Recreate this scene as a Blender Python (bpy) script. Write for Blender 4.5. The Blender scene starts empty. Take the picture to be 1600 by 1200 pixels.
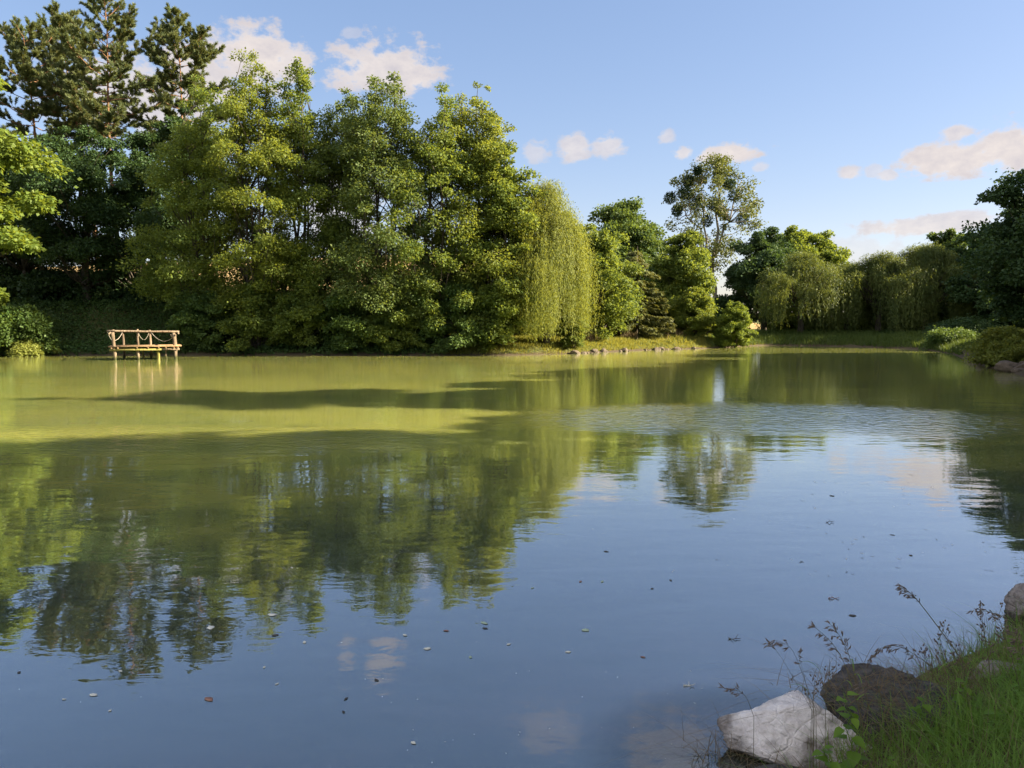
import bpy, bmesh, math, random
import numpy as np
from mathutils import Vector, noise as mnoise

sc = bpy.context.scene
COL = sc.collection
R = math.radians

# ------------------------------------------------------------------ camera
CAM_H = 2.2
PITCH = R(4.86)
F_PX = 1200.0
cam_d = bpy.data.cameras.new("camera")
cam_d.sensor_width = 36.0
cam_d.lens = 36.0 * F_PX / 1600.0
cam_d.clip_start = 0.05
cam_d.clip_end = 3000.0
cam = bpy.data.objects.new("camera", cam_d)
COL.objects.link(cam)
cam.location = (0, 0, CAM_H)
cam.rotation_euler = (math.pi / 2 - PITCH, 0, 0)
sc.camera = cam

# ------------------------------------------------------------------ light
SUN_EL = 29.0          # degrees above the horizon
SUN_AZ = 2.0          # degrees behind the camera's right hand
EXPOSURE = 2.1
SKY_STRENGTH = 0.08
SUN_STRENGTH = 5.0

sc.view_settings.view_transform = 'Standard'
sc.view_settings.look = 'None'
sc.view_settings.exposure = EXPOSURE
sc.view_settings.gamma = 1.0

to_sun = Vector((math.cos(R(SUN_AZ)) * math.cos(R(SUN_EL)),
                 -math.sin(R(SUN_AZ)) * math.cos(R(SUN_EL)),
                 math.sin(R(SUN_EL))))
sun_d = bpy.data.lights.new("sun", 'SUN')
sun_d.energy = SUN_STRENGTH
sun_d.angle = R(0.8)
sun_d.color = (1.0, 0.86, 0.62)
sun = bpy.data.objects.new("sun", sun_d)
sun.rotation_euler = to_sun.to_track_quat('Z', 'Y').to_euler()
sun.location = (30, -10, 40)
COL.objects.link(sun)


def px_dir(px, py):
    """direction in the world of a point of the 1600x1200 photograph"""
    dx = (px - 800.0) / F_PX
    dy = (600.0 - py) / F_PX
    c, s = math.cos(PITCH), math.sin(PITCH)
    return Vector((dx, c + dy * s, -s + dy * c))


def at(px, py, Y):
    d = px_dir(px, py)
    return Vector((0, 0, CAM_H)) + d * (Y / d.y)


def on_z(px, py, z=0.0):
    d = px_dir(px, py)
    return Vector((0, 0, CAM_H)) + d * ((z - CAM_H) / d.z)


# ------------------------------------------------------------------ world
world = bpy.data.worlds.new("World")
sc.world = world
world.use_nodes = True
wn, wl = world.node_tree.nodes, world.node_tree.links
wn.clear()


def wnode(t, **kw):
    n = wn.new(t)
    for k, v in kw.items():
        setattr(n, k, v)
    return n


def wmath(op, a, b=None, c=None):
    n = wn.new('ShaderNodeMath')
    n.operation = op
    for i, v in enumerate((a, b, c)):
        if v is None:
            continue
        if isinstance(v, (int, float)):
            n.inputs[i].default_value = v
        else:
            wl.new(v, n.inputs[i])
    return n.outputs[0]


w_out = wnode('ShaderNodeOutputWorld')
w_bg = wnode('ShaderNodeBackground')
w_bg.inputs['Strength'].default_value = SKY_STRENGTH
wl.new(w_bg.outputs[0], w_out.inputs[0])
sky = wnode('ShaderNodeTexSky')
sky.sky_type = 'NISHITA'
sky.sun_disc = False
sky.sun_elevation = R(SUN_EL)
sky.sun_rotation = math.pi / 2 + R(SUN_AZ)
sky.air_density = 1.0
sky.dust_density = 0.7
sky.ozone_density = 1.6
w_tc = wnode('ShaderNodeTexCoord')
w_sep = wnode('ShaderNodeSeparateXYZ')
wl.new(w_tc.outputs['Generated'], w_sep.inputs[0])
az = wmath('ARCTAN2', w_sep.outputs[0], w_sep.outputs[1])
el = wmath('ARCSINE', w_sep.outputs[2])
w_cmb = wnode('ShaderNodeCombineXYZ')
wl.new(az, w_cmb.inputs[0])
wl.new(wmath('MULTIPLY', el, 1.5), w_cmb.inputs[1])
n1 = wnode('ShaderNodeTexNoise')
n1.inputs['Scale'].default_value = 32.0
n1.inputs['Detail'].default_value = 7.0
n1.inputs['Roughness'].default_value = 0.62
wl.new(w_cmb.outputs[0], n1.inputs['Vector'])
n2 = wnode('ShaderNodeTexNoise')
n2.inputs['Scale'].default_value = 9.0
n2.inputs['Detail'].default_value = 5.0
wl.new(w_cmb.outputs[0], n2.inputs['Vector'])
warp = wmath('ADD', wmath('MULTIPLY', wmath('SUBTRACT', n1.outputs[0], 0.5), 2.6),
             wmath('MULTIPLY', wmath('SUBTRACT', n2.outputs[0], 0.5), 1.2))
# clouds: centre and half size in degrees of azimuth / elevation, opacity
CLOUDS = [(400, 92, 78, 44, .95), (455, 100, 45, 30, .9), (592, 112, 92, 40, .9), (640, 122, 60, 26, .9),
          (200, 150, 130, 62, .85), (300, 130, 80, 52, .9), (520, 330, 90, 60, .7),
          (838, 238, 24, 18, .55), (897, 232, 27, 22, .75), (952, 228, 30, 20, .7),
          (1040, 214, 14, 12, .6), (1068, 240, 24, 11, .75), (1130, 241, 58, 14, .95), (1188, 261, 15, 8, .5),
          (1496, 207, 28, 14, .85), (1500, 246, 85, 26, .95), (1570, 230, 70, 32, .95),
          (1327, 272, 17, 10, .8), (1366, 268, 13, 9, .5), (1386, 275, 17, 9, .7), (1418, 240, 14, 8, .4),
          (1440, 354, 95, 15, .8), (1500, 345, 60, 12, .75), (548, 52, 16, 8, .35), (1290, 395, 120, 26, .35),
          (585, -85, 34, 26, .55), (520, -70, 14, 18, .4), (1080, -240, 80, 40, .4), (860, -200, 60, 30, .25)]
# unseen clouds added as fill light, in degrees: azimuth, elevation, half sizes, opacity
FILL_CLOUDS = [(-98, 32, 34, 17, .95), (-150, 42, 42, 22, .95), (150, 50, 40, 20, .95), (-75, 62, 40, 14, .8), (118, 66, 40, 12, .8),
          (-176, 20, 30, 9, .9), (-60, 42, 16, 8, .7)]
total = None
spots_ = []
for cx, cy, rx, ry, op in CLOUDS:
    d = px_dir(cx, cy).normalized()
    ca, ce = math.atan2(d.x, d.y), math.asin(d.z)
    spots_.append((ca, ce, rx / F_PX * math.cos(ca), ry / F_PX, op))
n_front = len(spots_)
spots_ += [(R(a), R(b), R(c), R(d), e) for a, b, c, d, e in FILL_CLOUDS]
front = None
for k_, (ca, ce, ra, re, op) in enumerate(spots_):
    if k_ == n_front:
        front, total = total, None
    u = wmath('MULTIPLY', wmath('SUBTRACT', az, ca), 1.0 / ra)
    v = wmath('MULTIPLY', wmath('SUBTRACT', el, ce), 1.0 / re)
    r = wmath('SQRT', wmath('ADD', wmath('MULTIPLY', u, u), wmath('MULTIPLY', v, v)))
    r = wmath('ADD', r, warp)
    n = wnode('ShaderNodeMapRange')
    n.interpolation_type = 'SMOOTHSTEP'
    wl.new(r, n.inputs[0])
    n.inputs[1].default_value = 1.10
    n.inputs[2].default_value = 0.55
    n.inputs[3].default_value = 0.0
    n.inputs[4].default_value = op
    total = n.outputs[0] if total is None else wmath('MAXIMUM', total, n.outputs[0])
w_hsv = wnode('ShaderNodeHueSaturation')
w_hsv.inputs['Saturation'].default_value = 1.34
w_hsv.inputs['Value'].default_value = 1.05
w_gam = wnode('ShaderNodeGamma')
w_gam.inputs['Gamma'].default_value = 0.60
wl.new(sky.outputs[0], w_gam.inputs['Color'])
wl.new(w_gam.outputs[0], w_hsv.inputs['Color'])
w_mix = wnode('ShaderNodeMix', data_type='RGBA')
wl.new(front, w_mix.inputs['Factor'])
w_tint = wnode('ShaderNodeMix', data_type='RGBA', blend_type='MULTIPLY')
w_tint.inputs['Factor'].default_value = 1.0
w_tint.inputs['B'].default_value = (.97, .91, 1.0, 1)
wl.new(w_hsv.outputs[0], w_tint.inputs['A'])
wl.new(w_tint.outputs['Result'], w_mix.inputs['A'])
w_cc = wnode('ShaderNodeMix', data_type='RGBA')
wl.new(wmath('MULTIPLY_ADD', wmath('SUBTRACT', n1.outputs[0], .5), 2.6, .5), w_cc.inputs['Factor'])
w_cc.clamp_factor = True
CLOUD_GAIN = 2.5
w_cc.inputs['A'].default_value = (0.82 * CLOUD_GAIN, 0.75 * CLOUD_GAIN, 0.77 * CLOUD_GAIN, 1)
w_cc.inputs['B'].default_value = (1.12 * CLOUD_GAIN, 1.0 * CLOUD_GAIN, 0.92 * CLOUD_GAIN, 1)
wl.new(w_cc.outputs['Result'], w_mix.inputs['B'])
# the added out-of-view clouds are set extra bright to lift the shaded parts
w_mix2 = wnode('ShaderNodeMix', data_type='RGBA')
wl.new(total, w_mix2.inputs['Factor'])
wl.new(w_mix.outputs['Result'], w_mix2.inputs['A'])
w_mix2.inputs['B'].default_value = (5.2, 4.8, 4.6, 1)
wl.new(w_mix2.outputs['Result'], w_bg.inputs['Color'])

cy = sc.cycles
cy.max_bounces = 8
cy.diffuse_bounces = 5
cy.glossy_bounces = 3
cy.transmission_bounces = 5
cy.transparent_max_bounces = 6
cy.caustics_reflective = False
cy.caustics_refractive = False
cy.sample_clamp_indirect = 4.0


# ------------------------------------------------------------------ materials
class Nodes:
    def __init__(self, name):
        self.m = bpy.data.materials.new(name)
        self.m.use_nodes = True
        self.n, self.l = self.m.node_tree.nodes, self.m.node_tree.links
        self.n.clear()
        self.out = self.n.new('ShaderNodeOutputMaterial')

    def node(self, t, ins=None, **kw):
        x = self.n.new(t)
        for k, v in kw.items():
            setattr(x, k, v)
        for k, v in (ins or {}).items():
            self.set(x, k, v)
        return x

    def set(self, x, k, v):
        if isinstance(v, bpy.types.NodeSocket):
            self.l.new(v, x.inputs[k])
        else:
            if isinstance(v, tuple) and len(v) == 3 and x.inputs[k].type == 'RGBA':
                v = v + (1.0,)
            x.inputs[k].default_value = v

    def math(self, op, a, b=0.0, c=0.0):
        x = self.n.new('ShaderNodeMath')
        x.operation = op
        for i, v in enumerate((a, b, c)):
            self.set(x, i, v)
        return x.outputs[0]

    def mix(self, f, a, b):
        x = self.n.new('ShaderNodeMix')
        x.data_type = 'RGBA'
        self.set(x, 'Factor', f)
        for k, v in (('A', a), ('B', b)):
            s = [i for i in x.inputs if i.name == k and i.type == 'RGBA'][0]
            if isinstance(v, bpy.types.NodeSocket):
                self.l.new(v, s)
            else:
                s.default_value = tuple(v) + (1.0,) if len(v) == 3 else v
        return [o for o in x.outputs if o.type == 'RGBA'][0]

    def noise(self, scale, detail=4.0, rough=0.55, vec=None, distortion=0.0):
        x = self.node('ShaderNodeTexNoise', {'Scale': scale, 'Detail': detail, 'Roughness': rough,
                                             'Distortion': distortion})
        if vec is not None:
            self.l.new(vec, x.inputs['Vector'])
        return x.outputs[0]

    def ramp(self, f, lo, hi, a=0.0, b=1.0):
        x = self.node('ShaderNodeMapRange', {0: f, 1: lo, 2: hi, 3: a, 4: b})
        x.interpolation_type = 'SMOOTHSTEP'
        return x.outputs[0]

    def pos(self, sx=1.0, sy=1.0, sz=1.0, obj=True):
        if obj:
            v = self.node('ShaderNodeTexCoord').outputs['Object']
        else:
            v = self.node('ShaderNodeNewGeometry').outputs['Position']
        if (sx, sy, sz) != (1, 1, 1):
            v = self.node('ShaderNodeVectorMath', {0: v, 1: (sx, sy, sz)}, operation='MULTIPLY').outputs[0]
        return v

    def bump(self, h, dist, strength=1.0):
        return self.node('ShaderNodeBump', {'Height': h, 'Distance': dist, 'Strength': strength}).outputs[0]

    def principled(self, color, rough=0.7, normal=None, spec=0.3):
        x = self.node('ShaderNodeBsdfPrincipled', {'Base Color': color, 'Roughness': rough})
        x.inputs['Specular IOR Level'].default_value = spec
        if normal is not None:
            self.l.new(normal, x.inputs['Normal'])
        return x.outputs[0]

    def done(self, shader):
        self.l.new(shader, self.out.inputs['Surface'])
        return self.m


def leaf_mat(name, dark, light, trans, tcol=None, rough=0.55, spec=0.22, patch=0.5):
    n = Nodes(name)
    rnd = n.node('ShaderNodeNewGeometry').outputs['Random Per Island']
    big = n.noise(0.45, 2.0, vec=n.pos())
    f = n.math('ADD', n.math('MULTIPLY', rnd, 1.0 - patch), n.math('MULTIPLY', n.ramp(big, .35, .65), patch))
    c = n.mix(f, dark, light)
    p = n.principled(c, rough, spec=spec)
    if tcol is None:
        tcol = tuple(min(1, x * k) for x, k in zip(light, (1.5, 1.35, .7)))
    tc = n.mix(rnd, tuple(x * .75 for x in tcol), tcol)
    t = n.node('ShaderNodeBsdfTranslucent', {'Color': tc}).outputs[0]
    mx = n.node('ShaderNodeMixShader', {0: trans, 1: p, 2: t}).outputs[0]
    return n.done(mx)


def bark_mat(name, dark, light, scale=6.0, zs=.25, wet=False):
    n = Nodes(name)
    v = n.pos(1, 1, zs)
    a = n.noise(scale, 6, .65, v)
    c = n.mix(n.ramp(a, .35, .68), dark, light)
    if wet:
        z = n.node('ShaderNodeSeparateXYZ', {0: n.pos()}).outputs[2]
        c = n.mix(n.ramp(n.math('ADD', z, n.math('MULTIPLY', n.math('SUBTRACT', a, .5), .3)), .30, .06), c, (.055, .060, .025))
    return n.done(n.principled(c, .9, n.bump(a, .05), .15))


M = {}
M['alder'] = leaf_mat('alder_leaf', (.068, .118, .026), (.180, .232, .050), .46)
M['alder_grey'] = leaf_mat('greyish_alder_leaf', (.055, .100, .030), (.145, .190, .055), .40)
M['alder_gold'] = leaf_mat('golden_alder_leaf', (.080, .125, .024), (.205, .245, .048), .48)
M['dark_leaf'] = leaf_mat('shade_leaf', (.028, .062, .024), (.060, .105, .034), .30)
M['bright_leaf'] = leaf_mat('bright_leaf', (.092, .150, .028), (.185, .240, .045), .44)
M['maple'] = leaf_mat('maple_leaf', (.050, .095, .028), (.110, .162, .042), .36)
M['lime'] = leaf_mat('yellow_green_leaf', (.100, .150, .026), (.180, .220, .042), .44)
M['poplar'] = leaf_mat('poplar_leaf', (.075, .110, .035), (.150, .175, .050), .3)
M['mistletoe'] = leaf_mat('mistletoe_leaf', (.018, .042, .016), (.038, .068, .022), .15)
M['willow'] = leaf_mat('willow_leaf', (.130, .170, .036), (.230, .260, .060), .46)
M['willow_far'] = leaf_mat('far_willow_leaf', (.055, .095, .030), (.135, .165, .042), .36)
M['pine'] = leaf_mat('pine_needle', (.070, .110, .052), (.165, .185, .072), .25)
M['spruce'] = leaf_mat('spruce_needle', (.070, .095, .030), (.150, .155, .048), .25)
M['bush'] = leaf_mat('bush_leaf', (.052, .105, .030), (.115, .175, .045), .40)
M['pale_bush'] = leaf_mat('pale_bush_leaf', (.150, .195, .040), (.240, .265, .070), .4)
M['ivy'] = leaf_mat('ivy_leaf', (.036, .078, .022), (.080, .140, .034), .3)
M['right_bush'] = leaf_mat('right_bush_leaf', (.110, .160, .034), (.240, .260, .055), .46)
M['grass'] = leaf_mat('meadow_grass', (.130, .170, .030), (.270, .265, .062), .42)
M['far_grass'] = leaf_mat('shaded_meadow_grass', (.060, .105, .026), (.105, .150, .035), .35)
M['near_grass'] = leaf_mat('bank_grass_blade', (.095, .200, .040), (.220, .350, .080), .48, patch=.3)
M['dry_grass'] = leaf_mat('dry_grass_blade', (.120, .085, .045), (.260, .200, .110), .3, tcol=(.2, .15, .08))
M['stalk'] = leaf_mat('grass_stalk', (.140, .125, .065), (.240, .215, .110), .25, tcol=(.15, .12, .06))
M['seed'] = leaf_mat('seed_head', (.140, .105, .085), (.250, .195, .150), .25, tcol=(.15, .1, .08))
M['weed'] = leaf_mat('weed_leaf', (.090, .190, .026), (.200, .320, .045), .48, patch=.2)
M['bark'] = bark_mat('grey_bark', (.035, .030, .024), (.110, .095, .075))
M['pale_bark'] = bark_mat('pale_poplar_bark', (.16, .14, .11), (.36, .33, .27))
M['pine_bark'] = bark_mat('orange_pine_bark', (.14, .075, .040), (.34, .19, .105))
M['wood'] = bark_mat('weathered_log_wood', (.13, .095, .065), (.30, .235, .165), 9.0, .15, True)
M['plank'] = bark_mat('deck_plank_wood', (.19, .125, .070), (.33, .22, .125), 5.0, 1.0)
M['moss_wood'] = bark_mat('mossy_log_wood', (.16, .15, .04), (.30, .26, .09), 8.0, .2)
M['rope'] = bark_mat('pale_rope', (.38, .33, .26), (.55, .50, .42), 40.0, 1.0)


def rock_mat(name, dark, mid, light, scale, moss=None, dirt=None, stain=.5, end=None):
    n = Nodes(name)
    v = n.pos()
    a = n.noise(scale, 8, .62, v)
    b = n.noise(scale * 3.1, 8, .7, v)
    s = n.noise(scale * .55, 5, .6, v)
    c = n.mix(n.ramp(b, .3, .7), mid, light)
    c = n.mix(n.ramp(a, .48 + .1 * (1 - stain), .70), c, dark)
    if dirt:
        c = n.mix(n.math('MULTIPLY', n.ramp(s, .5, .66), .75), c, dirt)
    if moss:
        z = n.node('ShaderNodeSeparateXYZ', {0: v}).outputs[2]
        k = n.ramp(n.math('ADD', z, n.math('MULTIPLY', n.math('SUBTRACT', a, .5), .25)), moss[0], moss[1])
        c = n.mix(k, c, moss[2])
    if end:
        ex = n.node('ShaderNodeSeparateXYZ', {0: v}).outputs[0]
        k = n.ramp(n.math('ADD', ex, n.math('MULTIPLY', n.math('SUBTRACT', a, .5), .35)), end[0], end[1])
        c = n.mix(n.math('MULTIPLY', k, .9), c, end[2])
    vo = n.node('ShaderNodeTexVoronoi', {'Vector': v, 'Scale': scale * 2.2}, feature='DISTANCE_TO_EDGE').outputs[0]
    h = n.math('ADD', n.math('MULTIPLY', b, .6), n.math('ADD', a, n.math('MULTIPLY', n.ramp(vo, 0, .08), .12)))
    return n.done(n.principled(c, .85, n.bump(h, .05, .9), .25))


M['pale_rock'] = rock_mat('pale_limestone', (.13, .11, .10), (.58, .535, .51), (.84, .80, .77), 5.0,
                          moss=(.05, -.06, (.050, .040, .024)), dirt=(.20, .18, .165), end=(-.26, -.40, (.075, .062, .055)))
M['dark_rock'] = rock_mat('dark_lichen_rock', (.018, .018, .020), (.044, .043, .046), (.13, .125, .12), 6.0,
                          dirt=(.040, .034, .026))
M['grey_rock'] = rock_mat('grey_brown_rock', (.075, .060, .052), (.19, .165, .15), (.32, .29, .27), 6.0,
                          moss=(-.02, -.08, (.05, .05, .03)))
M['shore_rock'] = rock_mat('shore_stone', (.04, .032, .025), (.085, .066, .048), (.17, .135, .10), 3.0)
M['mud_rock'] = rock_mat('submerged_stone', (.17, .15, .11), (.26, .235, .18), (.34, .31, .25), 2.0)


def ground_mat():
    n = Nodes('bank_soil_and_turf')
    v = n.pos()
    a = n.noise(.35, 6, .6, v)
    b = n.noise(6.0, 6, .65, v)
    c = n.mix(n.ramp(a, .35, .65), (.060, .085, .024), (.110, .115, .040))
    c = n.mix(n.ramp(b, .45, .75), c, (.075, .058, .036))
    z = n.node('ShaderNodeSeparateXYZ', {0: v}).outputs[2]
    c = n.mix(n.ramp(n.math('ADD', z, n.math('MULTIPLY', n.math('SUBTRACT', b, .5), .2)), .22, .05), c, (.085, .066, .043))
    return n.done(n.principled(c, .95, n.bump(b, .06), .1))


def field_mat():
    n = Nodes('straw_field')
    v = n.pos()
    a = n.noise(.06, 5, .6, v)
    b = n.noise(.9, 6, .7, v)
    c = n.mix(n.ramp(a, .3, .7), (.30, .205, .095), (.40, .285, .135))
    c = n.mix(n.math('MULTIPLY', n.ramp(b, .35, .7), .5), c, (.22, .16, .075))
    return n.done(n.principled(c, .95, n.bump(b, .3), .05))


def water_mat():
    n = Nodes('turbid_pond_water')
    p = n.node('ShaderNodeNewGeometry').outputs['Position']
    xyz = n.node('ShaderNodeSeparateXYZ', {0: p})
    X, Y = xyz.outputs[0], xyz.outputs[1]
    big = n.noise(.09, 3, .5, n.pos(.35, 1, 1, obj=False))

    def patch(cx, cyy, rx, ry, soft=.55):
        u = n.math('DIVIDE', n.math('SUBTRACT', X, cx), rx)
        w = n.math('DIVIDE', n.math('SUBTRACT', Y, cyy), ry)
        d = n.math('SQRT', n.math('ADD', n.math('MULTIPLY', u, u), n.math('MULTIPLY', w, w)))
        d = n.math('ADD', d, n.math('MULTIPLY', n.math('SUBTRACT', big, .5), 1.5))
        return n.ramp(d, 1.1, soft)
    breeze = n.math('MAXIMUM', n.math('MULTIPLY', patch(4.8, 17.2, 6.5, 3.2), 1.35), n.math('MULTIPLY', patch(-6.0, 14.2, 7.0, 1.9), .75))
    breeze = n.math('MAXIMUM', breeze, n.math('MULTIPLY', patch(9.5, 16.0, 5.0, 2.5), .7))
    far = n.math('MULTIPLY', n.ramp(Y, 9.0, 26.0), .13)
    amp = n.math('ADD', .07, n.math('ADD', breeze, far))
    r1 = n.noise(7.0, 3, .5, n.pos(.55, 1, 1, obj=False), .4)
    r2 = n.noise(1.3, 2, .5, n.pos(.45, 1, 1, obj=False), .3)
    h = n.math('ADD', n.math('MULTIPLY', r1, n.math('MULTIPLY', amp, .019)), n.math('MULTIPLY', r2, .0065))
    bp = n.bump(h, 1.0)
    # drifting silt: slow swirls of greener and browner water
    sw = n.noise(.42, 5, .55, n.pos(.5, 1.0, 1, obj=False), 1.6)
    sf = n.noise(1.1, 6, .6, n.pos(.45, 1.5, 1, obj=False), 2.2)
    c = n.mix(n.ramp(sw, .35, .65), (.225, .245, .060), (.285, .290, .066))
    st = n.noise(.32, 5, .6, n.pos(.22, 1.0, 1, obj=False), .8)
    c = n.mix(n.math('MULTIPLY', n.ramp(st, .42, .68), .75), c, (.135, .170, .056))
    # near water: shade put into a darker base colour, along with thinner algae
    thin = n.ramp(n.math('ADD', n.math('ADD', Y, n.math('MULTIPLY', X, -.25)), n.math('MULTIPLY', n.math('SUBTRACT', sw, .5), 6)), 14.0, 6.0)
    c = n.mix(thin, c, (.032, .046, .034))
    near = n.ramp(n.math('ADD', Y, n.math('MULTIPLY', X, -.6)), 6.0, 2.4)
    c = n.mix(n.math('MULTIPLY', near, n.ramp(sf, .42, .62)), c, (.062, .060, .050))
    fr = n.node('ShaderNodeFresnel', {'IOR': 1.333, 'Normal': bp}).outputs[0]
    fr = n.math('POWER', fr, .42)
    # sunlight spreads in the cloudy water, so shadow edges on it are soft
    df = n.node('ShaderNodeBsdfPrincipled', {'Base Color': c, 'Roughness': 1.0, 'Subsurface Weight': 1.0, 'Subsurface Scale': 1.0,
                                             'Subsurface Radius': (1.0, 1.0, .6), 'Specular IOR Level': 0.0}).outputs[0]
    gl = n.node('ShaderNodeBsdfGlossy', {'Color': (.97, .98, 1.0), 'Roughness': .02, 'Normal': bp}).outputs[0]
    x = n.node('ShaderNodeMixShader', {0: fr, 1: df, 2: gl})
    # the first half metre by the rocks is clear enough to see into
    du = n.math('DIVIDE', n.math('SUBTRACT', X, 1.25), 1.0)
    dv = n.math('DIVIDE', n.math('SUBTRACT', Y, 3.75), .8)
    cl = n.math('MULTIPLY', n.ramp(n.math('ADD', n.math('MULTIPLY', du, du), n.math('MULTIPLY', dv, dv)), 1.0, .3), .30)
    tr = n.node('ShaderNodeBsdfTransparent', {'Color': (.75, .78, .6)}).outputs[0]
    return n.done(n.node('ShaderNodeMixShader', {0: cl, 1: x.outputs[0], 2: tr}).outputs[0])


# ------------------------------------------------------------------ mesh helpers
def props(o, label=None, cat=None, group=None, kind=None):
    if label:
        o['label'] = label
    if cat:
        o['category'] = cat
    if group:
        o['group'] = group
    if kind:
        o['kind'] = kind
    return o


def empty(name, loc, label, cat, group=None):
    o = bpy.data.objects.new(name, None)
    o.empty_display_size = .3
    o.location = loc
    COL.objects.link(o)
    return props(o, label, cat, group)


class MB:
    """collects vertices and faces, links them as one mesh object"""
    def __init__(self):
        self.V, self.F, self.n = [], {3: [], 4: []}, 0

    def add(self, V, *faces):
        for F in faces:
            F = np.asarray(F, dtype=np.int32)
            self.F[F.shape[1]].append(F + self.n)
        self.V.append(np.asarray(V, dtype=np.float32))
        self.n += len(V)

    def mesh(self, name, mat, smooth=False):
        me = bpy.data.meshes.new(name)
        V = np.concatenate(self.V)
        me.vertices.add(len(V))
        me.vertices.foreach_set('co', V.ravel())
        loops, starts, k = [], [], 0
        for size in (3, 4):
            for F in self.F[size]:
                loops.append(F.ravel())
                starts.append(np.arange(len(F), dtype=np.int32) * size + k)
                k += F.size
        loops, starts = np.concatenate(loops), np.concatenate(starts)
        me.loops.add(len(loops))
        me.loops.foreach_set('vertex_index', loops.astype(np.int32))
        me.polygons.add(len(starts))
        me.polygons.foreach_set('loop_start', starts.astype(np.int32))
        if smooth:
            me.polygons.foreach_set('use_smooth', np.ones(len(starts), dtype=bool))
        me.update(calc_edges=True)
        me.materials.append(mat)
        return me

    def build(self, name, mat, parent=None, loc=(0, 0, 0), smooth=False):
        o = bpy.data.objects.new(name, self.mesh(name, mat, smooth))
        COL.objects.link(o)
        o.location = loc
        if parent:
            o.parent = parent
        return o


def unit(v):
    return v / np.maximum(np.linalg.norm(v, axis=-1, keepdims=True), 1e-9)


def leaves(mb, P, D, N, L, W, fold=.12):
    n = len(P)
    D = unit(D)
    S = unit(np.cross(D, N))
    U = np.cross(S, D)
    L = np.broadcast_to(np.asarray(L, float).reshape(-1, 1), (n, 1))
    W = np.broadcast_to(np.asarray(W, float).reshape(-1, 1), (n, 1))
    mid = P + D * L * .42
    V = np.stack([P, mid + S * W * .5 + U * W * fold, P + D * L, mid - S * W * .5 + U * W * fold], 1).reshape(-1, 3)
    F = np.arange(4 * n, dtype=np.int32).reshape(n, 4)
    mb.add(V, F)


def tube(mb, path, radii, sides=6):
    path = np.asarray(path, float)
    k = len(path)
    radii = np.broadcast_to(np.asarray(radii, float), (k,))
    T = unit(np.gradient(path, axis=0))
    ref = np.array([1.0, 0, 0]) if abs(T[:, 0]).mean() < .8 else np.array([0, 0, 1.0])
    A = unit(np.cross(T, ref))
    B = np.cross(T, A)
    th = np.linspace(0, 2 * np.pi, sides, endpoint=False)
    V = path[:, None] + radii[:, None, None] * (A[:, None] * np.cos(th)[None, :, None] + B[:, None] * np.sin(th)[None, :, None])
    V = np.concatenate([V.reshape(-1, 3), path[:1], path[-1:]])
    i = np.arange(k - 1)[:, None] * sides + np.arange(sides)[None]
    j = np.arange(k - 1)[:, None] * sides + (np.arange(sides)[None] + 1) % sides
    Q = np.stack([i, j, j + sides, i + sides], -1).reshape(-1, 4)
    a = np.arange(sides)
    b = (a + 1) % sides
    c0 = np.stack([b, a, np.full(sides, k * sides)], 1)
    c1 = np.stack([a + (k - 1) * sides, b + (k - 1) * sides, np.full(sides, k * sides + 1)], 1)
    mb.add(V, Q, c0, c1)


def curve(a, b, rng, wob=.08, n=6, sag=0.0):
    a, b = np.asarray(a, float), np.asarray(b, float)
    t = np.linspace(0, 1, n)[:, None]
    d = np.linalg.norm(b - a)
    w = rng.normal(size=(n, 3)) * wob * d * (np.sin(t * np.pi))
    p = a + (b - a) * t + w
    p[:, 2] += sag * d * np.sin(t[:, 0] * np.pi)
    return p


def box(mb, lo, hi):
    (a, b, c), (d, e, f) = lo, hi
    V = [(a, b, c), (d, b, c), (d, e, c), (a, e, c), (a, b, f), (d, b, f), (d, e, f), (a, e, f)]
    mb.add(V, [(3, 2, 1, 0), (4, 5, 6, 7), (0, 1, 5, 4), (1, 2, 6, 5), (2, 3, 7, 6), (3, 0, 4, 7)])


# ------------------------------------------------------------------ terrain
POND = np.array([(-60, -5), (-20, -2), (-4, 1.2), (0.3, 2.7), (1.25, 3.3), (1.75, 3.95), (2.6, 4.65), (3.9, 5.4), (6, 7.4),
                 (10, 11), (14.5, 17.5), (18.3, 25), (19.6, 29), (22.3, 36.7), (27.5, 48), (29.5, 55), (27, 61),
                 (21, 63.5), (17, 60.5), (14.5, 57), (9, 53.5), (5.5, 50), (3.0, 47.6), (0, 46.3), (-8, 46.2),
                 (-18, 46.6), (-30, 46), (-40, 44), (-56, 36), (-64, 15)], float)


def pond_dist(x, y):
    """distance to the water's edge: + on land, - on water"""
    p = np.stack([x, y], -1)
    best = np.full(x.shape, 1e9)
    inside = np.zeros(x.shape, bool)
    m = len(POND)
    for i in range(m):
        a, b = POND[i], POND[(i + 1) % m]
        ab = b - a
        t = np.clip(((p - a) @ ab) / (ab @ ab), 0, 1)
        best = np.minimum(best, np.linalg.norm(p - a - t[..., None] * ab, axis=-1))
        c = (a[1] > y) != (b[1] > y)
        xi = a[0] + (y - a[1]) / (b[1] - a[1] + 1e-12) * ab[0]
        inside ^= c & (x < xi)
    return np.where(inside, -best, best)


def sstep(x, a, b):
    t = np.clip((x - a) / (b - a), 0, 1)
    return t * t * (3 - 2 * t)


def wob2(x, y):
    return (np.sin(x * 1.3 + 1.7 * np.sin(y * .7)) + np.sin(y * 1.9 + 1.1 * np.sin(x * 1.1) + 2) + np.sin((x + y) * 3.7) * .5) / 2.5


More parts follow.
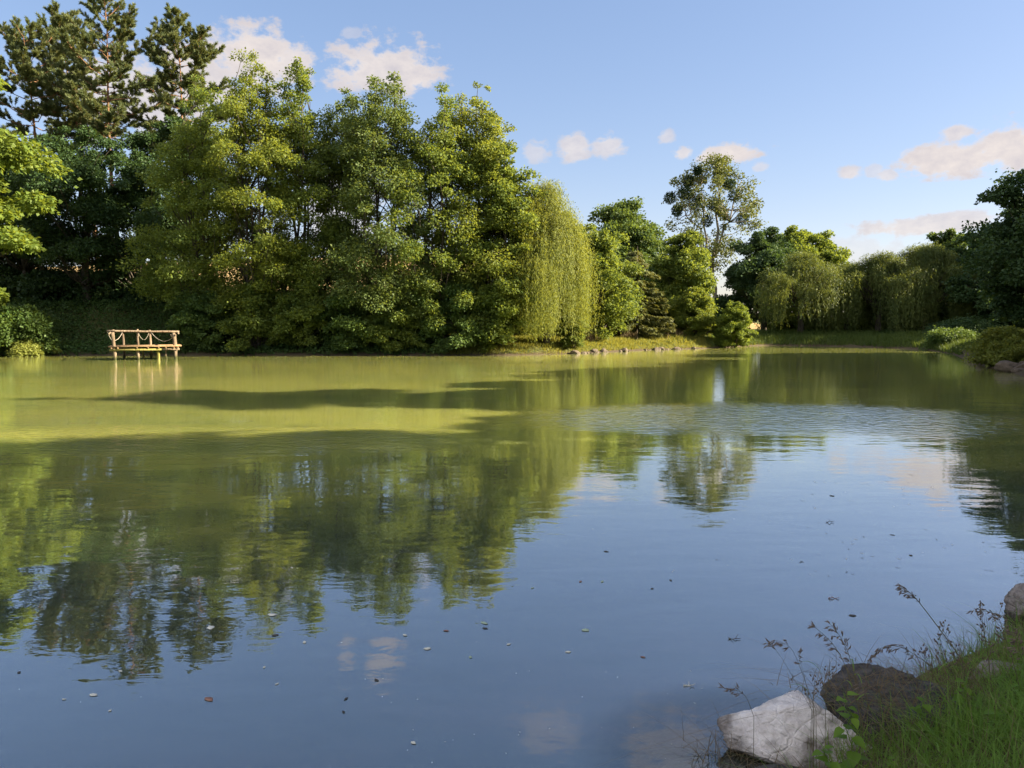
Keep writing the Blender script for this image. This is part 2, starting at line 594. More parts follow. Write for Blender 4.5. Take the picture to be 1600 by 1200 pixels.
def ground_z(x, y):
    x, y = np.asarray(x, float), np.asarray(y, float)
    d = pond_dist(x, y) + .18 * wob2(x, y) * sstep(np.hypot(x, y), 5, 12)
    z = np.clip(d * .42, -.9, .5) + .05 * wob2(x * .8, y * .8) * sstep(d, .3, 1.5)
    z += .35 * sstep(d, 1.2, 6)
    z += 2.3 * sstep(d, 1.5, 7) * sstep(-x, 10, 16) * sstep(y, 38, 46)         # wooded bank on the left
    z += .55 * sstep(d, .8, 5) * sstep(x, 17, 21) * (1 - sstep(y, 44, 58))       # steeper right bank
    return z


def gz(x, y):
    return float(ground_z(np.array([x]), np.array([y]))[0])


def grid(name, xs, ys, zf, mat):
    X, Y = np.meshgrid(xs, ys)
    Z = zf(X, Y)
    n, m = len(ys), len(xs)
    i = (np.arange(n - 1)[:, None] * m + np.arange(m - 1)[None]).ravel()
    mb = MB()
    mb.add(np.stack([X, Y, Z], -1).reshape(-1, 3), np.stack([i, i + 1, i + m + 1, i + m], 1))
    return mb.build(name, mat, smooth=True)


def spread(lo, hi, c, n, fine):
    a = np.linspace(0, 1, n)
    def side(L):
        return np.sinh(a * fine) / np.sinh(fine) * L
    return np.concatenate([(c - side(c - lo))[::-1][:-1], c + side(hi - c)])


props(grid('ground', spread(-420, 420, 2.5, 150, 5.4), spread(-300, 900, 4.5, 170, 5.6), ground_z, ground_mat()), kind='structure')


def hill_z(x, y):
    up = sstep(y, 66, 190)
    side = 1 - sstep(x, -5, 60)
    return -.6 + (17.0 + 2.0 * np.sin(x * .02 + 1)) * up * side + .15 * wob2(x * .1, y * .1)


props(grid('hillside_field', np.linspace(-330, 330, 120), np.linspace(66, 420, 80), hill_z, field_mat()), kind='structure')

wm = MB()
wm.add([(-70, -12, 0), (40, -12, 0), (40, 72, 0), (-70, 72, 0)], [(0, 1, 2, 3)])
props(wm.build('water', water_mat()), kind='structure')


# ------------------------------------------------------------------ trees
def prof_fn(pts):
    t, r = np.array([p[0] for p in pts]), np.array([p[1] for p in pts])
    return lambda u: np.interp(u, t, r)


OVAL = [(0, .45), (.15, .8), (.4, 1), (.65, .88), (.85, .55), (1, .12)]
DOME = [(0, .7), (.2, .95), (.45, 1), (.7, .85), (.88, .55), (1, .15)]
CONE = [(0, .75), (.15, 1), (.4, .82), (.7, .5), (.9, .24), (1, .06)]
ALDER = [(0, .85), (.12, 1), (.35, .92), (.55, .80), (.75, .60), (.9, .34), (1, .08)]
TALL = [(0, .35), (.2, .55), (.45, .9), (.7, 1), (.9, .7), (1, .25)]


def clump_leaves(mb, rng, c, r, n, L, W, squash=.6):
    v = unit(rng.normal(size=(n, 3)))
    f = rng.random(n) ** .42
    p = v * (f * r)[:, None]
    # ragged: a few twigs that stick out
    tw = rng.random(n) < .16
    p[tw] *= rng.uniform(1.05, 1.45, size=(tw.sum(), 1))
    p[:, 2] *= squash
    # sprays reach outward along their branch, tilted a little at random
    a = math.atan2(c[1], c[0]) + rng.normal() * .5
    k = rng.uniform(1.0, 1.75)
    u = p[:, 0] * math.cos(a) + p[:, 1] * math.sin(a)
    w = (-p[:, 0] * math.sin(a) + p[:, 1] * math.cos(a)) / math.sqrt(k)
    u = u * k
    tilt = rng.normal() * .22 - .05
    p = np.stack([u * math.cos(a) - w * math.sin(a), u * math.sin(a) + w * math.cos(a), p[:, 2] + u * tilt - .14 * u * u / max(r, .05)], 1)
    P = c + p
    D = v * np.array([1, 1, .5]) + rng.normal(size=(n, 3)) * .55 + np.array([0, 0, -.25])
    N = rng.normal(size=(n, 3)) * .5 + np.array([0, 0, .5]) + v * .75
    s = rng.uniform(.7, 1.25, size=n)
    leaves(mb, P, D, N, L * s, W * s)


def broad_tree(name, loc, H, Rw, label, cat='tree', seed=1, prof=OVAL, base=.15, clumps=90, per=420, L=.2, W=.13,
               cr=(.10, .19), squash=.6, stems=1, trunk_r=.2, lean=(0, 0), leaf='alder', bark='bark', group=None,
               fill=.45, ry=1.0, stem_spread=.35):
    rng = np.random.default_rng(seed)
    root = empty(name, loc, label, cat, group)
    pf = prof_fn(prof)
    tr, lf = MB(), MB()
    paths = []
    for s in range(stems):
        a = 2 * math.pi * s / stems + rng.uniform(0, 1)
        off = np.array([math.cos(a), math.sin(a) * ry, 0]) * (stem_spread * Rw if stems > 1 else 0)
        foot = off * .22 + np.array([0, 0, -.3])
        top = off * rng.uniform(.6, 1.1) + np.array([lean[0], lean[1], H * (rng.uniform(.8, .95) if stems > 1 else .93)])
        pth = curve(foot, top, rng, .012, 9)
        paths.append(pth)
        rr = trunk_r / math.sqrt(stems) * rng.uniform(.85, 1.15)
        tube(tr, pth, np.linspace(rr, .02, 9) ** 1.0, 7)
    lob = rng.uniform(0, 6.3, 3)
    k = 0
    ts = np.linspace(0, 1, 200)
    cdf = np.cumsum(pf(ts) ** 1.3 + .05)
    cdf /= cdf[-1]
    pts = []
    tries = 0
    while len(pts) < clumps and tries < clumps * 12:
        tries += 1
        t = float(np.interp(rng.random(), cdf, ts))
        th = rng.uniform(0, 2 * math.pi)
        R_ = Rw * float(pf(t)) * (1 + .16 * math.sin(2 * th + lob[0] + 4 * t) + .13 * math.sin(3 * th + lob[1] - 6 * t))
        q = math.sqrt(rng.uniform(fill ** 2, 1))
        z = H * (base + (1 - base) * t)
        fz = z / H
        c = np.array([lean[0] * fz + R_ * q * math.cos(th), lean[1] * fz + R_ * q * math.sin(th) * ry, z])
        r = Rw * rng.uniform(*cr) * rng.choice([.65, 1, 1.25]) * (.32 + .68 * float(pf(t)) ** .7) * 1.25
        if any(np.linalg.norm((c - o) * np.array([1, 1, 1.4])) < .62 * min(r, ro) for o, ro in pts):
            continue
        c[2] = min(c[2], H - r * squash * .9)
        pts.append((c, r))
    # the leaders end in small tufts instead of one round head
    for p in (paths if stems > 1 else paths[:1]):
        for q in range(7):
            u = .74 + .26 * q / 6
            c = np.array([np.interp(u, np.linspace(0, 1, len(p)), p[:, j]) for j in range(3)])
            w = Rw * .22 * (1.12 - u) / .38 + .12
            pts.append((c + rng.normal(size=3) * w * .35, w * rng.uniform(.9, 1.3)))
    for c, r in pts:
        n = int(per * rng.uniform(.75, 1.25) * (r / (Rw * (cr[0] + cr[1]) * .5 * 1.1)) ** 1.6) + 20
        clump_leaves(lf, rng, c, r, n, L, W, squash)
        if rng.random() < .7:
            p = paths[int(rng.integers(len(paths)))] if stems > 1 else paths[0]
            hz = math.hypot(c[0], c[1])
            z0 = max(c[2] - .55 * hz - .1 * H, H * base * .55)
            i = int(np.argmin(abs(p[:, 2] - z0)))
            br = curve(p[i], c, rng, .05, 5, -.05)
            tube(tr, br, np.linspace(max(.02, trunk_r * .22 * (1 - z0 / H) + .012), .012, 5), 5)
    tr.build('trunk', M[bark], root, smooth=True)
    lf.build('crown', M[leaf], root)
    return root


def pine_tree(loc, H, label, seed, bare=.5, Rw=3.0, lean=(0, 0), r0=.22, branches=58):
    rng = np.random.default_rng(seed)
    root = empty('pine_tree', loc, label, 'tree', 'tall pines on the left')
    tr, lf = MB(), MB()
    n = 14
    t = np.linspace(0, 1, n)
    path = np.stack([lean[0] * t ** 1.4 + .12 * np.sin(t * 7 + seed), lean[1] * t + .12 * np.cos(t * 6 + seed), -.3 + (H + .3) * t], 1)
    tube(tr, path, r0 * (1 - t * .93), 8)
    for b in range(branches):
        u = bare + (1 - bare) * ((b + rng.random()) / branches) ** .95
        o = np.array([np.interp(u, t, path[:, i]) for i in range(3)])
        v = (u - bare) / (1 - bare)
        length = Rw * float(np.interp(v, [0, .2, .5, .8, 1], [.75, .95, .9, .62, .2])) * rng.uniform(.35, 1.3)
        th = b * 2.4 + rng.uniform(-.5, .5)
        dr = np.array([math.cos(th), math.sin(th), np.interp(v, [0, .5, 1], [-.05, .22, .9])])
        e = o + dr / np.linalg.norm(dr) * length
        bp = curve(o, e, rng, .03, 6, -.06)
        bp[:, 2] += np.linspace(0, 1, 6) ** 2 * length * .16
        tube(tr, bp, np.linspace(.05 * (1 - u) + .028, .014, 6), 5)
        nt = max(8, int(length * 9.5))
        for k in range(nt):
            w = rng.uniform(.38, 1.02)
            q = np.array([np.interp(w, np.linspace(0, 1, 6), bp[:, i]) for i in range(3)])
            sd = np.array([rng.normal() * .5, rng.normal() * .5, rng.uniform(-.1, .5)]) + dr * .55
            sd /= np.linalg.norm(sd)
            tl = rng.uniform(.4, .9) * (.6 + .4 * length / Rw)
            q2 = q + sd * tl + np.array([0, 0, .08])
            tube(tr, [q, (q + q2) / 2, q2], [.012, .010, .006], 4)
            m = 95
            s = rng.random(m) ** .7
            P = q + (q2 - q) * (.25 + .75 * s)[:, None]
            D = unit(rng.normal(size=(m, 3))) + sd * 1.0 + np.array([0, 0, .3])
            leaves(lf, P, D, rng.normal(size=(m, 3)), rng.uniform(.16, .30, m), .042)
    # dead lower branch stubs
    for b in range(16):
        u = rng.uniform(bare * .5, bare)
        o = np.array([np.interp(u, t, path[:, i]) for i in range(3)])
        th = rng.uniform(0, 6.3)
        e = o + np.array([math.cos(th), math.sin(th), rng.uniform(-.35, .2)]) * rng.uniform(.6, 2.0)
        tube(tr, curve(o, e, rng, .07, 5), np.linspace(.03, .01, 5), 4)
    tr.build('trunk', M['pine_bark'], root, smooth=True)
    lf.build('crown', M['pine'], root)
    return root


def spruce_tree(loc, H, Rw, label, seed, leaf='spruce'):
    rng = np.random.default_rng(seed)
    root = empty('spruce_tree', loc, label, 'tree')
    tr, lf = MB(), MB()
    tube(tr, [(0, 0, -.3), (0.05, 0, H * .5), (0, 0, H)], [.2, .12, .02], 8)
    whorls = int(H * 2.4)
    for w in range(whorls):
        v = (w + rng.random() * .6) / whorls
        z = H * (.06 + .94 * v)
        ln = Rw * (1 - v) ** .65 + .15
        for b in range(8):
            th = rng.uniform(0, 6.3)
            l = ln * rng.uniform(.7, 1.12)
            o = np.array([0, 0, z])
            s = np.linspace(0, 1, 6)
            pth = np.stack([math.cos(th) * l * s, math.sin(th) * l * s, z - l * .38 * s ** .8 + l * .16 * s ** 3], 1)
            tube(tr, pth, np.linspace(.03, .008, 6), 4)
            m = int(120 * l) + 15
            k = rng.random(m) ** .8
            P = np.stack([np.interp(k, s, pth[:, i]) for i in range(3)], 1) + rng.normal(size=(m, 3)) * .05
            side = np.array([-math.sin(th), math.cos(th), 0])
            D = np.array([math.cos(th), math.sin(th), -.55]) + side * rng.uniform(-1.2, 1.2, (m, 1)) + rng.normal(size=(m, 3)) * .25
            D[:, 2] -= rng.random(m) * .6
            leaves(lf, P, D, rng.normal(size=(m, 3)) * .5 + np.array([0, 0, .7]), rng.uniform(.22, .45, m), .085)
    tr.build('trunk', M['bark'], root, smooth=True)
    lf.build('crown', M[leaf], root)
    return root


def willow_tree(loc, H, Rw, label, seed, low=.8, leaf='willow', strands=620, curtains=60, L=.20, W=.05, step=.085,
                trunk_r=.3, ry=1.0, group=None, lean=(0, 0), gap=None, tier=.45, maxlen=99.0, full=False):
    rng = np.random.default_rng(seed)
    root = empty('weeping_willow', loc, label, 'tree', group)
    tr, lf = MB(), MB()
    fork = H * .3
    tube(tr, curve((0, 0, -.3), (lean[0] * .3, lean[1] * .3, fork), rng, .02, 6), np.linspace(trunk_r, trunk_r * .8, 6), 9)
    heads = []
    for c in range(curtains):
        th = rng.uniform(0, 6.3)
        v = rng.random() ** .75                     # 0 low skirt, 1 top
        lobe = 1 + .20 * math.sin(3 * th + seed + v * 3) + .12 * math.sin(5 * th + seed * 2 - v * 5)
        q = float(np.interp(v, [0, .35, .6, .72, .88, 1], [1, 1, .92, .6, .34, .12])) * rng.uniform(.55, 1.08)
        x, y = Rw * q * lobe * math.cos(th), Rw * ry * q * lobe * math.sin(th)
        z = H * (tier + (1 - tier) * v) * rng.uniform(.94, 1.0)
        heads.append((np.array([x + lean[0], y + lean[1], z]), th, q))
    for hd, th, q in heads:
        s = curve((lean[0] * .3, lean[1] * .3, fork), hd, rng, .05, 7, .10)
        tube(tr, s, np.linspace(trunk_r * .30, .02, 7), 5)
    for k in range(strands):
        hd, th, q = heads[int(rng.integers(len(heads)))]
        p0 = hd + rng.normal(size=3) * np.array([.34, .34, .22])
        zlow = low * rng.uniform(.5, 2.2) + (0 if q > .55 else rng.uniform(.1, .5) * H)
        if gap and q > .3 and math.cos(th - gap[0]) > gap[1]:
            zlow += rng.uniform(.2, .4) * H
        ln = min(max(.8, p0[2] - zlow), maxlen) * rng.choice([1, .8, .55, .4], p=[.35, .25, .25, .15])
        if maxlen < 20 and p0[2] < H * .55:
            ln = max(.8, p0[2] - zlow) * rng.uniform(.75, 1)
        m = max(6, int(ln / step))
        s = np.sort(rng.random(m))
        o = np.array([math.cos(th), math.sin(th) * ry, 0])
        drift = rng.uniform(.25, .8)
        rise = rng.uniform(.05, .35)
        sway = rng.normal(size=2) * .12
        P = p0 + o * (drift * (1 - np.exp(-s * 5)))[:, None]
        P[:, 2] += rise * np.sin(np.minimum(s * 8, np.pi)) - s * ln
        P[:, 0] += sway[0] * np.sin(s * 3)
        P[:, 1] += sway[1] * np.sin(s * 4)
        P += rng.normal(size=(m, 3)) * .035
        D = rng.normal(size=(m, 3)) * .42 + np.array([0, 0, -1.0])
        N = rng.normal(size=(m, 3)) * .6 + o + np.array([0, 0, .35])
        leaves(lf, P, D, N, rng.uniform(.7, 1.3, m) * L, W)
    # tufted top
    for hd, th, q in heads:
        if q < .8 or full:
            m = 230 if full else 90
            v = unit(rng.normal(size=(m, 3)))
            P = hd + v * (rng.random(m) ** .5 * .75)[:, None] * np.array([1, 1, .6])
            D = v * np.array([1, 1, .3]) + np.array([0, 0, -.2]) + rng.normal(size=(m, 3)) * .3
            leaves(lf, P, D, rng.normal(size=(m, 3)) * .5 + np.array([0, 0, .8]), rng.uniform(.15, .3, m), W)
    tr.build('trunk', M['bark'], root, smooth=True)
    lf.build('crown', M[leaf], root)
    return root


def spot(px, Y, dz=0.0):
    """ground point under photo column px (read at the shoreline's height) and distance Y"""
    x = at(px, 530, Y).x
    return (x, Y, gz(x, Y) + dz)


def height(px, ptop, Y, base):
    return at(px, ptop, Y).z - base[2]


# --- tall pines behind the left trees
for px, Y, ptop, bare, Rw, lean, seed, lab in [
        (72, 60, 58, .42, 4.4, (-.4, 0), 3, 'leftmost tall pine with wide ragged crown above the dark trees'),
        (160, 63, 30, .60, 2.9, (-2.2, 0), 5, 'slender pine with a curved leaning trunk between two straighter pines'),
        (190, 58, 14, .55, 3.6, (-.3, 0), 7, 'tallest pine with straight orange trunk seen against the cloud'),
        (290, 61, 30, .52, 3.5, (.3, 0), 9, 'pine with bluish pointed top right behind the alders')]:
    b = spot(px, Y)
    pine_tree(b, height(px, ptop, Y, b), lab, seed, bare, Rw, lean)

# --- shaded trees behind the jetty
for px, Y, ptop, Rw, seed, lab in [
        (45, 55, 235, 4.0, 21, 'dark leafy tree in shade left of the leaning pine, behind the dark green bank bush'),
        (-25, 57, 215, 4.2, 20, 'dark leafy tree at the far left behind the bright left edge tree'),
        (140, 53, 200, 4.6, 22, 'dark green tree rising straight behind the wooden jetty below leaning pine'),
        (225, 55, 225, 4.2, 23, 'dark green tree between the tallest pine and the alders'),
        (290, 57, 165, 3.6, 24, 'shaded tree with orange light behind it next to the leftmost alder')]:
    b = spot(px, Y)
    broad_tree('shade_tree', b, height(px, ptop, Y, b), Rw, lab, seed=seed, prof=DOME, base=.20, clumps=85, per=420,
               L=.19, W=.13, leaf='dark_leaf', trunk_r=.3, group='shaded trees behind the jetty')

# --- left edge bright tree
b = spot(-82, 43)
broad_tree('maple_tree', b, height(-82, 35, 43, b), 4.1, 'bright yellow green tree cut by the left edge of the photo', seed=31, prof=DOME,
           base=.22, clumps=80, per=560, L=.26, W=.22, cr=(.15, .26), squash=.55, leaf='bright_leaf', trunk_r=.32)

# --- alders along the left shore
ALD = [(325, 50.0, 120, 3.5, 41, 'leftmost alder in the row beside the dark gap with the jetty'),
       (405, 48.6, 78, 3.5, 42, 'alder with the pointed top under the left cloud second in the row'),
       (475, 49.5, 84, 3.3, 43, 'alder with slender twin top between the two big clouds'),
       (545, 50.5, 130, 3.3, 44, 'lower alder in the middle of the row before the right cloud'),
       (605, 48.8, 96, 3.7, 45, 'tallest alder with a conical top in front of the right cloud'),
       (690, 48.6, 124, 3.6, 46, 'many stemmed alder with bare trunks showing low near the water'),
       (752, 49.6, 128, 3.4, 47, 'rightmost alder leaning over the willow against clear blue sky')]
for px, Y, ptop, Rw, seed, lab in ALD:
    b = spot(px, Y)
    broad_tree('alder_tree', b, height(px, ptop, Y, b), Rw, lab, seed=seed, prof=ALDER, base=.10, clumps=135, per=300,
               L=.145, W=.105, cr=(.12, .23), squash=.62, stems=4, trunk_r=.26, leaf=('alder', 'alder_gold', 'alder', 'alder_grey', 'alder_grey', 'alder', 'alder_gold')[seed - 41], group='alders along the left shore', fill=.5)
# low branches and shrubs at the water below the alders
for px, Y, ptop, Rw, seed, lf_, lab in [
        (318, 47.6, 455, 1.9, 51, 'bush', 'dark shrub at the waterline just right of the jetty'),
        (400, 47.4, 440, 2.0, 52, 'alder', 'shrub at the waterline under the second alder'),
        (470, 47.5, 455, 1.9, 53, 'alder', 'shrub with pale leaf tips overhanging the water below the twin topped alder'),
        (545, 47.6, 450, 1.9, 54, 'bush', 'dark rounded shrub overhanging the water in the middle of the alder row'),
        (625, 47.3, 470, 1.8, 55, 'alder', 'shrub with one bright sunlit tuft under the tallest alder'),
        (715, 47.5, 440, 2.2, 56, 'bush', 'wide shrub hanging to the water below the many stemmed alder'),
        (780, 47.6, 440, 1.9, 57, 'bright_leaf', 'sunlit shrub at the water between the last alder and the willow')]:
    b = spot(px, Y)
    broad_tree('waterside_shrub', b, height(px, ptop, Y, b), Rw, lab, 'shrub', seed=seed, prof=DOME, base=.03, clumps=55, per=330,
               L=.16, W=.11, cr=(.17, .30), squash=.5, stems=5, trunk_r=.10, leaf=lf_, fill=.2, group='shrubs along the alder shore')
# understorey that closes the wood behind the jetty
for px, Y, ptop, Rw, seed, lab in [
        (20, 56, 420, 3.2, 61, 'dark thicket under the trees at the far left'),
        (110, 56, 425, 3.2, 62, 'dark thicket in deep shade left of the jetty'),
        (195, 57, 425, 3.2, 63, 'dark thicket in deep shade straight behind the jetty'),
        (275, 55, 430, 3.0, 64, 'dark thicket in deep shade right of the jetty'),
        (365, 56, 475, 2.6, 65, 'dark thicket behind the leftmost alders'),
        (450, 57, 500, 2.2, 66, 'dark thicket seen low between the twin topped alder stems'),
        (540, 56, 500, 2.2, 67, 'dark thicket behind the middle alder'),
        (640, 56, 445, 3.0, 68, 'dark thicket behind the tallest alder'),
        (740, 57, 430, 3.0, 69, 'dark thicket behind the rightmost alder'),
        (845, 58, 440, 3.0, 70, 'dark thicket behind the golden willow'),
        (905, 66, 450, 3.0, 73, 'dark thicket behind the rounded tree beside the willow'),
        (1030, 74, 440, 3.2, 74, 'dark thicket between the spruce and the poplar'),
        (1138, 80, 462, 2.4, 79, 'dark thicket right of the poplar trunk'),
        (1100, 78, 492, 2.4, 75, 'dark thicket behind the foot of the poplar'),
        (1430, 76, 440, 3.6, 76, 'dark thicket behind the widest far willow'),
        (1370, 78, 455, 3.0, 77, 'dark thicket behind the dense far willow')]:
    b = spot(px, Y)
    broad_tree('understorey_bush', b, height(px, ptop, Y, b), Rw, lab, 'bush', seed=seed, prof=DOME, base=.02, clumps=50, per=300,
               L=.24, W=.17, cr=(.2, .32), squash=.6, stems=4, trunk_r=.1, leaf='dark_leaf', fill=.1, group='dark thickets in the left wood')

# --- left bank bushes
b = spot(30, 46.6)
broad_tree('bank_bush', b, height(30, 478, 46.6, b), 2.2, 'rounded dark green bush on the bank at the far left', 'bush', seed=71, prof=DOME, base=.02,
           clumps=60, per=320, L=.17, W=.12, cr=(.18, .3), stems=5, trunk_r=.1, leaf='bush', fill=.2)
b = spot(893, 49.4)
broad_tree('bank_bush', b, height(893, 490, 49.4, b), .8, 'small green bush at the right foot of the golden willow', 'bush', seed=78, prof=DOME, base=.02,
           clumps=36, per=240, L=.14, W=.07, cr=(.18, .3), stems=4, trunk_r=.05, leaf='alder', fill=.2)
b = spot(50, 45.7)
broad_tree('bank_bush', (b[0], b[1], max(b[2], .02)), .75, 1.15, 'small pale yellow bush at the waterline below the far left bush', 'bush', seed=72, prof=DOME,
           base=.02, clumps=34, per=240, L=.13, W=.09, cr=(.2, .34), stems=4, trunk_r=.05, leaf='pale_bush', fill=.1)

# --- the big willow at the end of the alders
b = spot(852, 49.0)
willow_tree(b, height(848, 280, 49.0, b), 2.1, 'tall golden weeping willow trailing into the water at the end of the alders', 81, low=.35,
            strands=3000, curtains=58, trunk_r=.3, L=.15, W=.036, maxlen=4.6, tier=.33)
b = spot(782, 48.3)
broad_tree('alder_tree', b, height(785, 205, 48.3, b), 2.5, 'shorter sunlit alder tucked between the alder row and the willow', seed=82, prof=ALDER, base=.08,
           clumps=90, per=300, L=.18, W=.12, cr=(.17, .3), squash=.45, stems=3, trunk_r=.2, leaf='alder')

# --- trees of the middle bank
b = spot(885, 64)
broad_tree('ash_tree', b, height(885, 330, 64, b), 3.2, 'grey green tree peeping out above the willow right shoulder', seed=91, prof=OVAL, base=.15,
           clumps=70, per=330, L=.24, W=.14, leaf='maple', trunk_r=.25)
b = spot(932, 55.5)
broad_tree('hazel_tree', b, height(928, 348, 55.5, b), 2.9, 'rounded sunlit bushy tree standing right beside the willow', seed=92, prof=DOME, base=.03,
           clumps=110, per=330, L=.17, W=.13, cr=(.14, .26), stems=5, trunk_r=.2, leaf='alder', fill=.3)
b = spot(975, 76)
broad_tree('maple_tree', b, height(975, 312, 76, b), 5.0, 'large dark green dome shaped tree behind the brown spruce', seed=93, prof=DOME, base=.12,
           clumps=120, per=380, L=.27, W=.2, cr=(.13, .23), leaf='maple', trunk_r=.4)
b = spot(994, 58.5)
spruce_tree(b, height(994, 385, 58.5, b), 2.9, 'brownish drooping spruce between two leafy trees', 94)
b = spot(1064, 64)
broad_tree('lime_tree', b, height(1064, 352, 64, b), 2.4, 'upright bushy tree at the foot of the tall poplar', seed=95, prof=OVAL, base=.03,
           clumps=110, per=320, L=.2, W=.14, cr=(.15, .26), stems=3, trunk_r=.22, leaf='alder', fill=.3)
b = spot(1042, 66)
broad_tree('lime_tree', b, height(1040, 395, 66, b), 2.1, 'dark narrow tree between the spruce and the poplar', seed=96, prof=OVAL, base=.03,
           clumps=80, per=300, L=.2, W=.14, cr=(.16, .28), stems=2, trunk_r=.18, leaf='maple', fill=.3)
b = spot(1085, 60.5)
broad_tree('sapling_bush', b, height(1085, 448, 60.5, b), 1.6, 'bright yellow green bush at the foot of the poplar', 'bush', seed=97, prof=DOME, base=.03,
           clumps=110, per=210, L=.14, W=.10, cr=(.12, .22), stems=4, trunk_r=.1, leaf='lime', fill=.2)

# --- poplar with mistletoe
b = spot(1112, 84)
H = height(1110, 244, 84, b)
rng = np.random.default_rng(101)
pop = empty('poplar_tree', b, 'tall pale trunked poplar with dark mistletoe balls in its open crown', 'tree')
tr, lf = MB(), MB()
st1 = curve((0, 0, -.3), (.5, 0, H * .93), rng, .01, 12)
st2 = curve((.25, 0, -.3), (-1.4, .4, H * .85), rng, .015, 12)
st3 = curve(st1[5], (2.8, -.3, H * .86), rng, .03, 9)
st4 = curve(st2[5], (-3.6, .2, H * .76), rng, .03, 9)
tube(tr, st1, np.linspace(.30, .04, 12), 8)
tube(tr, st2, np.linspace(.25, .03, 12), 8)
tube(tr, st3, np.linspace(.15, .03, 9), 7)
tube(tr, st4, np.linspace(.14, .03, 9), 7)
spine = np.concatenate([st1[5:], st2[5:], st3[2:], st4[2:]])
pf = prof_fn([(0, .25), (.15, .5), (.35, .85), (.6, 1), (.82, .78), (1, .25)])
for k in range(150):
    t = rng.random() ** .8
    th = rng.uniform(0, 6.3)
    q = math.sqrt(rng.uniform(.08, 1))
    z = H * (.36 + .62 * t)
    rr = 5.3 * float(pf(t)) * q
    c = np.array([rr * math.cos(th) - .1, rr * math.sin(th), z])
    i = int(np.argmin(np.linalg.norm(spine - (c - np.array([0, 0, .9])), axis=1)))
    tube(tr, curve(spine[i], c, rng, .05, 5), np.linspace(.05, .015, 5), 4)
    clump_leaves(lf, rng, c, rng.uniform(.45, .95), int(rng.uniform(60, 150)), .22, .17, .75)
tr.build('trunk', M['pale_bark'], pop, smooth=True)
lf.build('crown', M['poplar'], pop)
for k, (mx, my, mr) in enumerate([(1075, 283, 8), (1090, 267, 6), (1070, 302, 10), (1047, 309, 9), (1115, 318, 11), (1148, 305, 10), (1085, 316, 11),
                                  (1105, 345, 9), (1140, 288, 8), (1160, 342, 9), (1058, 330, 8), (1128, 330, 8)]):
    p = at(mx, my, 84 + rng.uniform(-2.5, .5))
    mb = MB()
    m = 700
    v = unit(rng.normal(size=(m, 3)))
    P = v * (rng.random(m) ** .4 * mr / F_PX * 84)[:, None]
    leaves(mb, P, v + rng.normal(size=(m, 3)) * .5, rng.normal(size=(m, 3)), .2, .09)
    mb.build('mistletoe', M['mistletoe'], pop, p - Vector(b))

# --- cape bush, leaning tree and the trees behind
b = spot(1146, 58.8)
broad_tree('cape_bush', (b[0], b[1], max(b[2], .05)), height(1146, 470, 58.8, (0, 0, max(b[2], .05))), 1.5, 'rounded sunlit bush standing alone on the cape at the water', 'bush', seed=111,
           prof=[(0, .8), (.3, 1), (.55, .85), (.8, .55), (1, .15)], base=.03, clumps=150, per=190, L=.12, W=.09, cr=(.12, .20), stems=4, trunk_r=.1, leaf='bright_leaf', fill=.15)
b = spot(1192, 76)
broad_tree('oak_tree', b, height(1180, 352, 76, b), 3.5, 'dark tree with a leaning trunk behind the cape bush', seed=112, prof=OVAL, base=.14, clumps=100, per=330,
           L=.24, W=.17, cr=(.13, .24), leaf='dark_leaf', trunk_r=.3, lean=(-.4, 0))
b = spot(1245, 82)
broad_tree('oak_tree', b, height(1238, 352, 82, b), 4.4, 'sunlit green rounded tree above the leftmost far willow', seed=113, prof=DOME, base=.15, clumps=150, per=330,
           L=.25, W=.18, leaf='bright_leaf', trunk_r=.3)
b = spot(1285, 86)
broad_tree('oak_tree', b, height(1280, 378, 86, b), 3.0, 'dark tree filling the gap behind the far willows', seed=114, prof=DOME, base=.1, clumps=70, per=330,
           L=.28, W=.19, leaf='maple', trunk_r=.3)

# --- far shore willows
for px, Y, ptop, Rw, seed, st, lab in [
        (1250, 67.5, 396, 3.3, 121, 1000, 'leftmost far willow with a dark single trunk and sunlit gap beneath'),
        (1322, 70.5, 412, 3.4, 122, 1000, 'far willow with thin feathery top in the middle of the row'),
        (1372, 67.0, 398, 4.0, 123, 1700, 'dense dark far willow hanging low right of the sunlit gap'),
        (1442, 67.5, 382, 4.2, 124, 1700, 'widest far willow with golden sunlit top before the tall dark trees')]:
    b = spot(px, Y)
    willow_tree(b, height(px, ptop, Y, b), Rw, lab, seed, low=.9 if px < 1300 else .45, leaf='willow_far', strands=st, curtains=64, full=True, L=.22, W=.05, step=.09,
                trunk_r=.28, group='weeping willows on the far shore')
for px, Y, ptop, Rw, seed, lf_, lab in [
        (1480, 77, 356, 3.4, 131, 'maple', 'leafy tree top with sky gaps behind the widest far willow'),
        (1530, 73, 350, 3.8, 132, 'dark_leaf', 'dark tree between the widest far willow and the tall right tree'),
        (1592, 59.5, 345, 3.6, 137, 'dark_leaf', 'dark tree at the far corner hidden low behind the right edge tree'),
        (1600, 66, 300, 4.8, 133, 'dark_leaf', 'tall dark tree hidden behind the right edge tree'),
        (1690, 60, 262, 4.6, 134, 'dark_leaf', 'tall dark tree beyond the right edge of the photo'),
        (1700, 71, 285, 5.0, 136, 'dark_leaf', 'tallest dark tree of the far right wood')]:
    b = spot(px, Y)
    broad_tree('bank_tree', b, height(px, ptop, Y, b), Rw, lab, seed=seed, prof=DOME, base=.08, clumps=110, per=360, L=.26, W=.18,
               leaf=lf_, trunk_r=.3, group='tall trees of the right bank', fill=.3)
b = spot(1645, 45)
